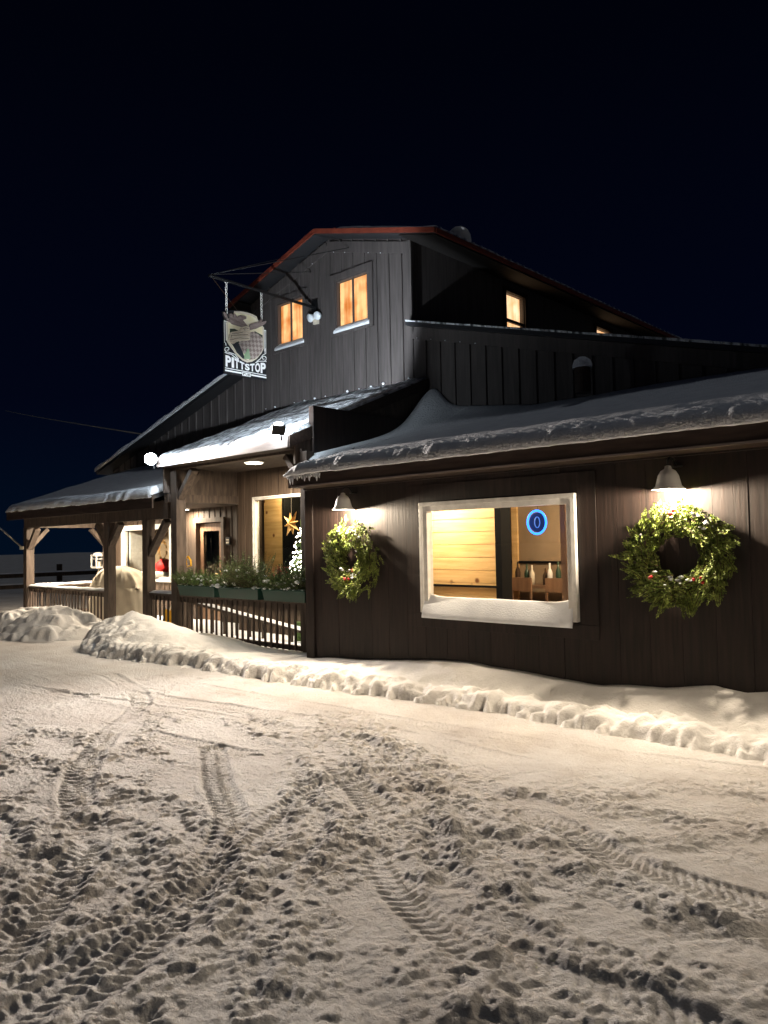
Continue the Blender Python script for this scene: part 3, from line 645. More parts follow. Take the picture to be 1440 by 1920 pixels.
def crust(X, Y): return .05*(fbm(X*2.2, Y*4, 4, 44)-.5)
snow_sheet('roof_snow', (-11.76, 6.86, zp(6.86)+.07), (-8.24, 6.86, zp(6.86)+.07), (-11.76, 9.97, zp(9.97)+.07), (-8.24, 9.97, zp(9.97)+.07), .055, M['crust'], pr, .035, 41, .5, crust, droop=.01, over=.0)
# left porch roof
zq = lambda y: 2.42 + (y-6.85)*.335
mb = MB(); mb.prism_x([(6.85, zq(6.85)), (9.975, zq(9.975)), (9.975, zq(9.975)+.08), (6.85, zq(6.85)+.08)], -18.35, -11.88)
qr = mb.build('porch_roof', M['metal_roof'], B)
mb = MB(); mb.box(-18.36, -11.88, 6.82, 6.848, 2.26, 2.49); mb.prism_x([(6.85, 2.28), (9.97, zq(9.97)-.1), (9.97, zq(9.97)+.085), (6.85, 2.49)], -18.37, -18.352)
mb.build('fascia', M['fascia_dark'], qr)
mb = MB(); mb.box(-18.0, -11.8, 7.24, 9.18, 2.40, 2.42); mb.build('soffit', M['soffit'], qr)
mb = MB(); mb.box(-18.0, -11.78, 7.07, 7.23, 2.08, 2.40); mb.box(-18.0, -17.86, 7.24, 9.18, 2.08, 2.258); mb.build('beam', M['timber'], qr)
snow_sheet('roof_snow', (-18.36, 6.83, zq(6.83)+.07), (-11.89, 6.83, zq(6.83)+.07), (-18.36, 9.97, zq(9.97)+.07), (-11.89, 9.97, zq(9.97)+.07), .12, M['snow'], qr, .05, 51, .3)
# posts with braces
def post(x, y, z1, w_=.17, braces=()):
    p = MB().box(x-w_/2, x+w_/2, y-w_/2, y+w_/2, -.05, z1).build('post', M['timber'], B, bevel=.008)
    for dx, dy, L_ in braces:
        a = (x+dx*.06, y+dy*.06, z1-L_-.02); b = (x+dx*(L_+.02), y+dy*(L_+.02), z1-.03)
        MB().bar(a, b, .09, .13, (dy, dx, 0)).build('brace', M['timber'], p, bevel=.005)
post(-17.92, 7.15, 2.08, .18, [(1,0,.46), (0,1,.4)])
post(-14.05, 7.15, 2.08, .17, [(-1,0,.46), (1,0,.42)])
post(-12.58, 7.15, 2.08, .17, [(1,0,.62)])
post(-11.58, 7.15, 2.914, .19, [(1,0,.48), (0,1,.42), (-1,0,.34)])
post(-8.18, 7.15, 2.914, .15, [(-1,0,.42)])
post(-17.93, 9.05, 2.08, .15, [(0,-1,.4)])
# deck
mb = MB(); mb.box(-18.1, -7.5, 7.12, 10.0, -.05, .012); mb.build('deck', M['snow'], B)
# railings
def railing(xa, xb, y, zt, zb, n, snow=True, axis_='x'):
    def bx_(m_, a, b, c0, c1, z0, z1):
        if axis_ == 'x': m_.box(a, b, c0, c1, z0, z1)
        else: m_.box(c0, c1, a, b, z0, z1)
    m_ = MB(); bx_(m_, xa, xb, y-.05, y+.05, zt-.035, zt); bx_(m_, xa, xb, y-.02, y+.02, zt-.12, zt-.037); bx_(m_, xa, xb, y-.022, y+.022, zb, zb+.07)
    r_ = m_.build('railing', M['timber'], B)
    for k in range(n):
        c = xa+(xb-xa)*(k+.5)/n; m_ = MB(); bx_(m_, c-.019, c+.019, y-.055+.015, y-.021, zb-.04, zt-.04); m_.build('baluster', M['timber'], r_)
    if snow:
        nx = int((xb-xa)/.04); S, T = np.meshgrid(np.linspace(xa, xb, nx), np.linspace(-1, 1, 7))
        Zs = zt+.002+.05*np.sqrt(1-np.abs(T)**2.5)*(.5+.8*fbm(S*3, T, 3, int(abs(xa)*10)))*np.clip((np.minimum(S-xa, xb-S))/.05, 0, 1)
        if axis_ == 'x': grid_obj('rail_snow', S, y+T*.05, Zs, M['snow'], r_)
        else: grid_obj('rail_snow', y+T*.05, S, Zs, M['snow'], r_)
    return r_
railing(-17.83, -14.14, 7.15, .74, .06, 26)
railing(-12.49, -11.68, 7.15, .76, .04, 6)
railing(-11.48, -8.1, 7.15, .76, .06, 24, False)
railing(7.25, 9.1, -17.92, .74, .06, 13, True, 'y')
# ramp behind the railing: sloping handrail with snow, deck
rp_ = MB().bar((-12.7, 7.95, .56), (-8.4, 7.95, .10), .08, .045).build('ramp_rail', M['timber'], B)
for k in range(12):
    x = -12.5+k*.37; MB().box(x-.02, x+.02, 7.93, 7.97, -.02, .56-(x+12.7)*.107-.025).build('baluster', M['timber'], rp_)
S, T = np.meshgrid(np.linspace(-12.7, -8.4, 110), np.linspace(-1, 1, 7))
grid_obj('rail_snow', S, 7.95+T*.045, .585-(S+12.7)*.107+.045*np.sqrt(1-np.abs(T)**2.5)*(.6+.6*fbm(S*4, T, 3, 5)), M['snow'], rp_)
# tower windows
def tower_window(x0, x1, z0, z1):
    o = MB(); y = 10.0; a = .12
    o.box(x0-a, x1+a, y-.045, y-.004, z1, z1+a); o.box(x0-a, x1+a, y-.045, y-.004, z0-a, z0); o.box(x0-a, x0, y-.043, y-.004, z0, z1); o.box(x1, x1+a, y-.043, y-.004, z0, z1)
    o.box(x0, x0+.035, y-.02, y+.08, z0, z1); o.box(x1-.035, x1, y-.02, y+.08, z0, z1); o.box(x0+.035, x1-.035, y-.02, y+.08, z1-.035, z1); o.box(x0+.035, x1-.035, y-.02, y+.08, z0, z0+.035)
    m_ = (x0+x1)/2; o.box(m_-.015, m_+.015, y+.01, y+.04, z0+.035, z1-.035)
    w_ = o.build('window', M['siding'], B)
    MB().add([(x0+.03, y+.05, z0+.03), (x1-.03, y+.05, z0+.03), (x1-.03, y+.05, z1-.03), (x0+.03, y+.05, z1-.03)], [(0,1,2,3)]).build('pane', M['glass'], w_)
    # wavy curtain
    S, T = np.meshgrid(np.linspace(x0-.04, x1+.04, 70), np.linspace(z0-.05, z1+.05, 4)); grid_obj('curtain', S, y+.13+.012*np.sin(S*75)+.01*np.sin(S*31), T, M['curtain'], w_)
    sill_snow(x0-.03, x1+.03, y-.07, y+.03, z0-.02, .09, w_, 9, .04)
    return w_
tower_window(*tw[0]); tower_window(*tw[1])
for y0, y1, z0, z1 in sw:
    o = MB(); x = TR; a = .09
    o.box(x+.027, x+.05, y0-a, y1+a, z1, z1+a); o.box(x+.027, x+.05, y0-a, y0, z0, z1); o.box(x+.027, x+.05, y1, y1+a, z0, z1); o.box(x+.027, x+.05, y0-a, y1+a, z0-a, z0)
    o.box(x-.05, x+.0, y0, y1, z0+.46, z0+.52); o.box(x-.05, x, y0, y0+.03, z0, z0+.46); o.box(x-.05, x, y1-.03, y1, z0, z0+.46)
    w_ = o.build('window', M['facade'], B)
    MB().add([(x-.03, y0, z0), (x-.03, y1, z0), (x-.03, y1, z1), (x-.03, y0, z1)], [(0,1,2,3)]).build('pane', M['glass'], w_)
    S, T = np.meshgrid(np.linspace(y0-.04, y1+.04, 60), np.linspace(z0-.05, z1+.05, 4)); grid_obj('curtain', x-.12+.01*np.sin(S*70), S, T, M['curtain2'], w_)
# porch window (left), with inner decoration
PWn = window('window', -17.40, -15.12, .78, 2.11, 9.17, M['white'], .12)
sill_snow(-17.33, -15.19, 9.13, 9.21, .86, .03, PWn, 12, .06)
mb = MB(); mb.box(-17.7, -14.9, 9.93, 9.97, 0, 2.4); mb.build('interior_wall', M['beige'], B)
mb = MB(); mb.box(-17.30, -17.22, 9.3, 9.9, .9, 2.0); mb.build('interior_trim', M['white'], B)
# big entry window
EW = window('window', -11.2, -9.26, .52, 2.46, 8.47, M['white'], .055)
mb = MB(); mb.box(-11.5, -10.94, 8.95, 9.0, 0, 2.7); mb.box(-10.3, -8.4, 9.5, 9.55, 0, 1.15); mb.build('pine_wall', M['pine'], B)
mb = MB(); mb.box(-10.937, -10.88, 8.93, 9.5, 0, 2.7); mb.build('interior_trim', M['dark'], B); MB().box(-11.5, -8.4, 9.6, 9.65, 0, 2.7).build('interior_wall', mat('foliage_green_wall', (.03,.045,.02), .8, .2), B)  # wall tinted green in place of dark foliage showing at the window
point('entry_lamp', (-10.6, 8.75, 2.55), 45, (1,.78,.45), .06, B)
# door
D = MB(); D.box(-14.22, -14.12, 9.14, 9.3, 0, 2.18); D.box(-13.20, -13.10, 9.14, 9.3, 0, 2.18); D.box(-14.12, -13.20, 9.14, 9.3, 2.08, 2.18)
D = D.build('door', M['porchwall'], B, bevel=.004)
dl = MB(); dl.box(-14.11, -13.98, 9.24, 9.28, .02, 2.07); dl.box(-13.40, -13.21, 9.24, 9.28, .02, 2.07); dl.box(-13.98, -13.40, 9.24, 9.28, 1.9, 2.07); dl.box(-13.98, -13.40, 9.24, 9.28, .02, .75)
dl.build('door_leaf', M['door'], D, bevel=.004)
MB().add([(-13.98, 9.26, .75), (-13.4, 9.26, .75), (-13.4, 9.26, 1.9), (-13.98, 9.26, 1.9)], [(0,1,2,3)]).build('pane', M['glass'], D)
MB().box(-13.33, -13.29, 9.2, 9.235, .95, 1.07).tube([(-13.31, 9.2, 1.0), (-13.31, 9.16, 1.0), (-13.42, 9.16, 1.0)], .01).build('handle', M['brass'], D)
MB().box(-14.4, -12.9, 9.96, 9.98, 0, 2.4).build('interior_wall', M['dark'], B)
# small plate beside the door
pl = MB().box(-13.04, -12.90, 9.15, 9.17, 1.60, 1.76).build('wall_plate', M['black'], B)
MB().box(-13.02, -12.92, 9.145, 9.149, 1.63, 1.665).box(-13.02, -12.92, 9.145, 9.149, 1.69, 1.72).build('plate_marking', M['offwhite'], pl)

# ------------------------------------------------------------------ lamps
def barn_lamp(x, label):
    t = empty('wall_lamp', (x, 6.48, 2.25), label, 'lamp', 'barn lamps above the wreaths')
    cx, cy, cz = x, 6.295, 1.995
    MB().lathe([(.010,.205),(.025,.198),(.030,.175),(.060,.158),(.084,.118),(.096,.07),(.106,.030),(.138,.0),(.135,-.002),(.100,.030),(.090,.07),(.077,.113),(.054,.149),(.0,.162)], (cx, cy, cz), 28).build('lamp_shade', M['shade_white'], t, smooth=True)
    MB().tube([(cx, cy, cz+.22), (cx, cy, cz+.25), (cx, cy+.04, cz+.275), (cx, cy+.10, cz+.27), (cx, cy+.155, cz+.22)], .011).lathe([(0,.0),(.05,.0),(.05,.012),(0,.012)], (cx, 6.472, cz+.20)).build('gooseneck', M['black'], t, smooth=True)
    b = MB().lathe([(0,-.06),(.022,-.052),(.03,-.03),(.026,-.005),(.014,.03),(0,.05)], (cx, cy, cz+.062), 14).build('bulb', M['bulb'], t, smooth=True)
    point('lamp_light', (cx, cy, cz+.004), 290, WW, .03, t)
    return t
barn_lamp(-6.56, 'white bell lamp above the wreath beside the porch')
barn_lamp(-2.60, 'white bell lamp above the wreath at the right end of the wall')
barn_lamp(1.3, 'added white bell lamp on the brown wall beyond the right edge, lighting the ground')  # extra lamp out of view, added to light the ground
def soffit_light(x, y, z, r, label, e_):
    t = empty('ceiling_light', (x, y, z), label, 'ceiling light', 'round lights under the porch ceiling')
    MB().lathe([(0,0),(r+.02,0),(r+.02,-.02),(r,-.028)], (x, y, z), 28).build('housing', M['white'], t, smooth=False)
    MB().lathe([(r,-.026),(r*.8,-.036),(0,-.04)], (x, y, z), 28).build('lens', M['disc'], t, smooth=True)
    point('ceiling_light_glow', (x, y, z-.06), e_, WW, .09, t, 'AREA', (0, 0, -1))
soffit_light(-9.95, 7.55, 2.953, .145, 'bright round light in the ceiling above the flower boxes', 120)
soffit_light(-14.19, 8.9, 2.398, .10, 'small round light in the low porch ceiling by the door', 75)
soffit_light(-16.6, 7.9, 2.398, .09, 'small round light added in the low porch ceiling to brighten the covered grill', 260)  # added lamp that brightens the grill and the left snow pile
def flood(x, y, z, aim, label, e_, spot, blend, face, colr=(.80,.90,1)):
    t = empty('floodlight', (x, y, z), label, 'floodlight', 'floodlights on the portico roof edge')
    d = Vector(aim).normalized(); q = d.to_track_quat('-Z', 'Y').to_matrix(); c = Vector((x, y, z))
    def loc(m_):
        m_.v = [tuple(c + q @ Vector(p)) for p in m_.v]; return m_
    loc(MB().box(-.095, .095, -.075, .075, .0, .055)).build('housing', M['black'], t, bevel=.004)
    loc(MB().lathe([(.0,-.034),(.05,-.030),(.085,-.018),(.10,.0)], (0,0,-.002), 24)).build('led_lens', M[face], t, smooth=True)
    MB().tube([(x, y, z), (x, y+.05, z-.08), (x, y+.06, z-.16)], .014).build('bracket', M['black'], t)
    point('floodlight_beam', c + d*.03, e_, colr, .05, t, 'SPOT', d, spot, blend)
flood(-11.70, 6.70, 3.09, (.85, -.52, .10), 'glaring white floodlight at the left corner of the portico eave', 9500, R(104), 1.0, 'led_cool', (1,.87,.77))
flood(-8.22, 6.66, 3.20, (-2.9, 1.45, 2.2), 'black floodlight at the right corner of the portico eave turned towards the hanging sign', 2500, R(106), .25, 'led_cool')
mb = MB()
for k, x in enumerate(np.arange(TL+.155+.31, TR, .31)):
    if x < -8.4: (k % 5 != 2) and mb.blob((x, 9.955, 4.46), .016+.008*(k % 3), k, .8, 1)
    if x > -11.2 and x < -8.8: (k % 3) and mb.blob((x, 9.945, PZk-.27-.29*abs(x-TC)), .010, k, .7, 1)
for k in range(5): mb.blob((TR+.155+.31*k, 9.945, 5.13-.27*.31*k), .015, k, .7, 1)
o = mb.build('batten_snow', M['snow'], B, smooth=True); o['kind'] = 'stuff'
# twin spot heads between upper windows
t = empty('twin_spotlight', (-11.05, 9.97, 6.1), 'pair of round white spotlight heads between the two upper windows', 'spotlight')
for dx in (-.11, .11):
    c = Vector((-11.05+dx, 9.86, 6.05)); mb = MB().lathe([(0,-.0),(.075,0),(.085,.02),(.07,.08),(.03,.12),(0,.12)], (0,0,0), 20)
    rot = Vector((dx*1.5, -.9, -.35)).normalized().to_track_quat('-Z', 'Y').to_matrix(); mb.v = [tuple(c + rot @ Vector(p)) for p in mb.v]
    mb.build('lamp_head', M['led_lens'], t, smooth=True)
MB().box(-11.12, -10.98, 9.93, 9.975, 5.93, 6.04).bar((-11.16, 9.92, 6.0), (-10.94, 9.92, 6.0), .02).build('mount', M['offwhite'], t)

# ------------------------------------------------------------------ hanging sign
SX = -11.1
S_ = empty('hanging_sign', (SX, 9.97, 6.3), 'hanging pub sign with a moose head, PITTSTOP lettering and chains below a black iron arm', 'sign')
MB().tube([(SX, 9.97, 6.27), (SX, 7.5, 6.31)], .028, 10).box(SX-.07, SX+.07, 9.945, 9.975, 6.1, 6.42).build('arm', M['black'], S_)
mb = MB()
for p in ((-11.80, 9.97, 7.50), (-11.2, 9.97, 7.02), (-13.1, 9.97, 6.2), (-10.1, 9.97, 7.2)): mb.tube([(SX, 7.52, 6.33), p], .008, 6)
mb.build('guy_wire', M['black'], S_)
def chain(y, z1, z0):
    mb = MB(); n = int((z1-z0)/.048)
    for k in range(n):
        z = z1-(k+.5)*(z1-z0)/n; pts = []
        for a in range(10):
            th = 2*PI*a/10; u_ = .020*math.cos(th); v_ = .031*math.sin(th)
            pts.append((SX+(u_ if k % 2 else 0), y+(0 if k % 2 else u_), z+v_))
        mb.tube(pts, .0065, 5, closed=True)
    mb.build('chain', M['shade_white'], S_)
chain(7.86, 6.29, 5.66); chain(8.64, 6.27, 5.70)
# sign plane: (s,t) -> world, s along Y, t down; traced from zoomed view in local units
TLc, TRc, BLc, BRc = (360,350), (1055,505), (375,1260), (1080,1360)
def inv(px, py):
    s_, t_ = .5, .5
    for _ in range(12):
        x = (TLc[0]*(1-s_)+TRc[0]*s_)*(1-t_)+(BLc[0]*(1-s_)+BRc[0]*s_)*t_; y = (TLc[1]*(1-s_)+TRc[1]*s_)*(1-t_)+(BLc[1]*(1-s_)+BRc[1]*s_)*t_
        J = np.array([[(TRc[0]-TLc[0])*(1-t_)+(BRc[0]-BLc[0])*t_, (BLc[0]-TLc[0])*(1-s_)+(BRc[0]-TRc[0])*s_], [(TRc[1]-TLc[1])*(1-t_)+(BRc[1]-BLc[1])*t_, (BLc[1]-TLc[1])*(1-s_)+(BRc[1]-TRc[1])*s_]])
        d = np.linalg.solve(J, [px-x, py-y]); s_ += d[0]; t_ += d[1]
    return s_, t_
SY0, SY1, SZ1, SZ0 = 7.79, 8.72, 5.58, 4.63
def st(s_, t_): return (SY0+(SY1-SY0)*s_, SZ1-(SZ1-SZ0)*t_)
def tri(pts):
    from mathutils.geometry import tessellate_polygon
    return tessellate_polygon([[Vector((p[0], p[1], 0)) for p in pts]])
def plate(pts, x0, x1, px=True):
    P_ = [st(*inv(*p)) if px else st(*p) for p in pts]; n = len(P_)
    if sum(P_[i][0]*P_[(i+1)%n][1]-P_[(i+1)%n][0]*P_[i][1] for i in range(n)) < 0: P_ = P_[::-1]
    mb = MB(); vs_ = [(x1, a, b) for a, b in P_]+[(x0, a, b) for a, b in P_]; fs = []
    for f in tri(P_):
        a, b, c = f; ar = (P_[b][0]-P_[a][0])*(P_[c][1]-P_[a][1])-(P_[c][0]-P_[a][0])*(P_[b][1]-P_[a][1])
        if ar < 0: f = (a, c, b)
        fs += [tuple(f), tuple(i+n for i in reversed(f))]
    fs += [(i, i+n, (i+1)%n+n, (i+1)%n) for i in range(n)]
    return mb.add(vs_, fs)
def shrink(pts, k, dy=0):
    cx = sum(p[0] for p in pts)/len(pts); cy = sum(p[1] for p in pts)/len(pts); return [(cx+(x-cx)*k, cy+(y-cy)*k+dy) for x, y in pts]
M['signblack'] = mat('sign_black', (.012,.012,.014), .5, .3); M['signwhite'] = mat('sign_white', (.80,.80,.78), .5, .3)
M['cream'] = mat('sign_cream', (.62,.55,.43), .6, .3); M['skyyel'] = tex_mat('sign_painted_sky', (.74,.66,.42), (.82,.77,.60), (1,1,1), 6, 4, .6, .3, 0)
M['hill'] = mat('sign_green_hill', (.05,.065,.045), .7, .2); M['slate'] = mat('sign_slate', (.035,.04,.045), .6, .2)
M['antler'] = tex_mat('sign_antler', (.15,.11,.10), (.28,.22,.20), (1,1,4), 9, 5, .7, .2, .5, .01)
M['moose'] = tex_mat('sign_moose_face', (.55,.45,.33), (.74,.64,.50), (1,2,14), 5, 5, .7, .2, .6, .01)
M['bottle'] = mat('sign_bottle', (.28,.40,.24), .4, .4)
def plaid():
    m = mat('sign_plaid', (.3,.2,.18), .7, .2); n = m.node_tree.nodes; L = m.node_tree.links
    tc = n.new('ShaderNodeTexCoord'); mp = n.new('ShaderNodeMapping'); mp.inputs['Rotation'].default_value = (R(38), 0, 0); mp.inputs['Location'].default_value = (.013,.01,.02)
    ck = n.new('ShaderNodeTexChecker'); ck.inputs['Scale'].default_value = 17; ck.inputs[1].default_value = (.42,.35,.31,1); ck.inputs[2].default_value = (.24,.185,.165,1)
    L.new(tc.outputs['Object'], mp.inputs[0]); L.new(mp.outputs[0], ck.inputs[0]); L.new(ck.outputs[0], n['Principled BSDF'].inputs['Base Color']); return m
M['plaid'] = plaid()
oval = [(520,200),(620,200),(720,215),(820,245),(890,285),(910,340),(1015,470),(1015,820),(980,900),(900,1000),(820,1050),(740,1065),(660,1030),(560,940),(480,830),(430,760),(400,700),(395,400),(430,330),(500,250)]
plate([(0,0),(1,0),(1,1),(0,1)], SX-.02, SX+.02, False).build('board', M['signblack'], S_)
plate([(345,200)]+[(345,235),(380,350),(1040,500),(1045,370),(1040,340)]+[(930,350),(890,262),(720,190),(520,178)], SX-.018, SX+.018).build('crest_back', M['signblack'], S_)
plate(oval, SX+.0, SX+.032).build('oval_rim', M['cream'], S_)
plate(shrink(oval, .915), SX+.01, SX+.036).build('painted_sky', M['skyyel'], S_)
plate([(445,500),(520,500),(600,540),(600,760),(470,760),(445,700)], SX+.01, SX+.039).build('painted_hill', M['hill'], S_); plate([(850,530),(990,600),(990,700),(860,640)], SX+.01, SX+.039).build('painted_hill', M['hill'], S_)
plate([(470,740),(600,740),(700,1010),(745,1030),(660,1000),(560,900)], SX+.01, SX+.041).build('painted_ground', M['slate'], S_)
plate([(585,745),(760,560),(820,545),(900,580),(985,650),(995,820),(930,940),(850,1005),(770,1020),(690,930),(650,880)], SX+.01, SX+.052).build('plaid_shirt', M['plaid'], S_)
plate([(425,600),(460,560),(590,535),(620,470),(700,450),(750,470),(760,560),(760,690),(700,705),(590,712),(540,730),(500,765),(450,745),(420,690)], SX+.01, SX+.070).build('moose_head', M['moose'], S_, bevel=.008)
mb = plate([(345,225),(372,245),(400,320),(432,365),(440,320),(432,245),(468,250),(486,318),(496,250),(530,255),(548,300),(600,270),(700,290),(700,330),(645,350),(680,400),(730,455),(640,470),(560,450),(480,425),(400,360)], SX+.01, SX+.062)
mb2 = plate([(740,480),(765,420),(850,390),(905,380),(945,328),(970,335),(958,378),(1042,360),(1030,400),(960,450),(880,490),(800,512),(750,520)], SX+.01, SX+.062); mb.add(mb2.v, mb2.f); mb.build('antlers', M['antler'], S_, bevel=.006)
plate([(715,840),(750,840),(755,900),(775,985),(770,1012),(680,1008),(685,920),(715,880)], SX+.01, SX+.064).build('beer_bottle', M['bottle'], S_, bevel=.005)
mb = MB()      # muzzle line, nostril, jaw
for pts in ([(425,700),(480,690),(520,670),(600,660),(745,670)], [(460,590),(560,580),(640,560)], [(455,620),(580,610),(720,600)], [(640,500),(690,490),(730,500)], [(655,525),(668,520),(680,527)], [(445,610),(455,640),(450,655)]):
    mb.tube([(SX+.071, *st(*inv(*p))) for p in pts], .004, 5)
mb.build('carved_lines', M['slate'], S_)
mb = MB()      # scrolls and border lines
def swirl(cx, cy, r, a0, turns, dr, sgn=1): return [(cx+math.cos(a0+sgn*k/18*2*PI*turns)*(r-dr*k/18), cy+math.sin(a0+sgn*k/18*2*PI*turns)*(r-dr*k/18)) for k in range(19)]
for pts in (swirl(415,850,48,PI*.5,1.1,34), swirl(1025,985,50,PI*.5,1.1,36,-1), [(375,905),(430,925),(480,935),(530,975),(600,1025)], [(430,900),(480,915),(540,935),(600,1010)], [(1070,1040),(1000,1035),(940,1040),(880,1065)], [(1060,900),(1010,930),(960,1000),(900,1045)], [(385,740),(395,790)], [(1050,820),(1040,890)]):
    mb.tube([(SX+.024, *st(*inv(*p))) for p in pts], .0075, 6)
for (a, b) in (((362,355),(372,740)), ((388,365),(396,700)), ((1052,510),(1062,900)), ((1030,505),(1034,860))): mb.tube([(SX+.022, *st(*inv(*a))), (SX+.022, *st(*inv(*b)))], .006, 6)
mb.tube([(SX+.022, *st(.0, .018)), (SX+.022, *st(.06, .018))], .006, 6); mb.tube([(SX+.022, *st(.94, .018)), (SX+.022, *st(1, .018))], .006, 6)
mb.build('scrollwork', M['signwhite'], S_)
def glyph(ch, s0, s1, t0, t1, x, bold=.05, top=None):
    cu = bpy.data.curves.new('txt', 'FONT'); cu.body = ch; cu.offset = bold*.35+.02; cu.extrude = .0
    ob = bpy.data.objects.new('txt', cu); col.objects.link(ob); dg = bpy.context.evaluated_depsgraph_get(); me = bpy.data.meshes.new_from_object(ob.evaluated_get(dg))
    vs_ = np.array([v.co[:2] for v in me.vertices]); fs = [tuple(p.vertices) for p in me.polygons]
    bpy.data.objects.remove(ob); bpy.data.curves.remove(cu); bpy.data.meshes.remove(me)
    lo = vs_.min(0); hi = vs_.max(0); u_ = (vs_[:,0]-lo[0])/(hi[0]-lo[0]); v_ = (vs_[:,1]-lo[1])/(hi[1]-lo[1])
    sx = s0+(s1-s0)*u_; tt = np.array([(t1-(t1-(top(a) if top else t0))*b) for a, b in zip(sx, v_)])
    return [(x, *st(a, b)) for a, b in zip(sx, tt)], fs
mb = MB()
topf = lambda s_: .655 + .09*math.exp(-((s_-.52)/.26)**2) 
x = .015; wd = {'P':.135,'I':.065,'T':.118,'S':.118,'O':.13}
tot = sum(wd[c] for c in 'PITTSTOP'); k = .97/tot
for c in 'PITTSTOP':
    w_ = wd[c]*k; v_, f_ = glyph(c, x+.005, x+w_-.007, .7, .872, SX+.0275, .06, topf); 
    mb.add(v_, f_); x += w_
mb.build('lettering', M['signwhite'], S_)
mb = MB()
def srect(s0, s1, t0, t1, x): a = st(s0, t1); b = st(s1, t0); mb.box(SX+.0205, x, a[0], b[0], a[1], b[1])
srect(.01, .99, .892, .906, SX+.025); srect(.01, .395, .93, .957, SX+.025); srect(.625, .995, .93, .957, SX+.025); srect(.41, .61, .918, .985, SX+.026)
mb.build('white_lines', M['signwhite'], S_)
mb = MB()
for i, c in enumerate('PUB'):
    v_, f_ = glyph(c, .425+i*.06, .425+i*.06+.05, .93, .975, SX+.0275, .02); mb.add(v_, f_)
mb.build('small_lettering', M['signblack'], S_)

# ------------------------------------------------------------------ evergreen builders
def sprig(mb, tw, o, d, L_, nl=.03, wl=.006, flat=None, n=16, droop=.0):
    o = Vector(o); d = Vector(d).normalized(); side = d.cross(Vector(flat or (0,-1,0)))
    if side.length < .1: side = d.cross(Vector((1,0,0)))
    side.normalize(); pts = [o + d*L_*t + Vector((0,0,-droop*t*t)) for t in (0,.5,1)]
    tw.tube(pts, [.004,.003,.0015], 4, cap=False)
    for k in range(n):
        t = (k+.5)/n; p = o + d*L_*t + Vector((0,0,-droop*t*t)); 
        for sgn in (-1, 1):
            up = Vector(flat or (0,-1,0))*random.uniform(-.5,.6)
            a = (d*random.uniform(.5,.9) + side*sgn + up).normalized(); l = nl*random.uniform(.7,1.2)*(1-.45*t)
            wv = a.cross(Vector((random.uniform(-1,1), random.uniform(-1,1), random.uniform(-1,1)))).normalized()*wl*.5
            q = p + a*l; m_ = p + a*l*.5
            mb.add([p, m_+wv, q, m_-wv], [(0,1,2,3)])
    t = d; wv = side*wl*.5; p = o + d*L_ + Vector((0,0,-droop)); mb.add([p, p+d*nl*.4+wv, p+d*nl*.8, p+d*nl*.4-wv], [(0,1,2,3)])
def wreath(x, z, rx, rz, tube_r, label, seed, strays, gapfn, bow):
    random.seed(seed); y = 6.435
    t = empty('wreath', (x, 6.47, z), label, 'wreath', 'evergreen wreaths on the brown wall')
    mb = MB(); tw_ = MB(); sn = MB(); N = 600
    for k in range(N):
        a = random.uniform(0, 2*PI); rr_ = random.uniform(-1, 1)*tube_r
        cx = x + math.cos(a)*(rx+rr_); cz = z + math.sin(a)*(rz+rr_); cy = y - random.uniform(-.01, .13)*math.sqrt(max(0, 1-(rr_/tube_r)**2))
        tang = Vector((-math.sin(a), 0, math.cos(a)))*(-1 if True else 1); out = Vector((math.cos(a), 0, math.sin(a)))
        d = tang*random.uniform(.3,1) + out*random.uniform(-.5,1.0)*(1 if rr_ > 0 else .6) + Vector((0,-random.uniform(.0,.6),0))
        sprig(mb, tw_, (cx, cy, cz), d, random.uniform(.06,.12), random.uniform(.024,.036), random.uniform(.010,.016), (0,-1,0), 13, random.uniform(0,.03))
    for (sx, sz, dx, dz, L_) in strays:
        for j in range(6): sprig(mb, tw_, (x+sx*.9+random.uniform(-.05,.05), y-.05, z+sz*.9+random.uniform(-.05,.05)), (dx+random.uniform(-.15,.15), -.25+random.uniform(-.1,.1), dz+random.uniform(-.15,.15)), L_*random.uniform(.4,.85), .034, .013, (0,-1,0), 22, .02)
    mb.build('foliage', M['fir'], t); tw_.build('twigs', M['twig'], t)
    MB().tube([(x+math.cos(a)*rx, y, z+math.sin(a)*rz) for a in np.linspace(0, 2*PI, 40)[:-1]], .012, 6, closed=True).build('ring_frame', M['twig'], t)
    for k in range(40):                     # snow caught on the upper side and inner bottom
        a = random.uniform(.15*PI, .85*PI) if k < 24 else random.uniform(1.2*PI, 1.7*PI)
        r_ = random.uniform(0, .7)*tube_r if k < 24 else -random.uniform(.2, .9)*tube_r
        sn.blob((x+math.cos(a)*(rx+r_), y-random.uniform(.05,.12), z+math.sin(a)*(rz+r_)+.01), random.uniform(.012,.028), k, .5, 1)
    sn.build('snow_clump', M['sillsnow'], t, smooth=True)['kind'] = 'stuff'
    be = MB()
    for (bx_, bz_) in bow:
        for j in range(3): be.lathe([(0,-.015),(.011,-.010),(.015,0),(.011,.010),(0,.015)], (x+bx_+random.uniform(-.05,.05), y-random.uniform(.14,.175), z+bz_+random.uniform(-.02,.02)), 8)
    be.build('berries', M['red'], t, smooth=True)
    return t
wreath(-2.58, 1.44, .315, .305, .13, 'large evergreen wreath with red berries on top under the right lamp', 3,
       [(-.28,-.02,-1,.12,.36), (-.2,-.3,-1,-.3,.3), (-.1,-.35,-.5,-.8,.26), (.1,.38,-1,.5,.22), (.3,.1,1,.1,.26), (.05,-.36,.3,-1,.22), (-.22,-.1,-1,.0,.3), (.32,-.2,.9,-.5,.2)], None, [(.0,.34), (.03,.36), (-.16,-.2), (.22,-.2)])
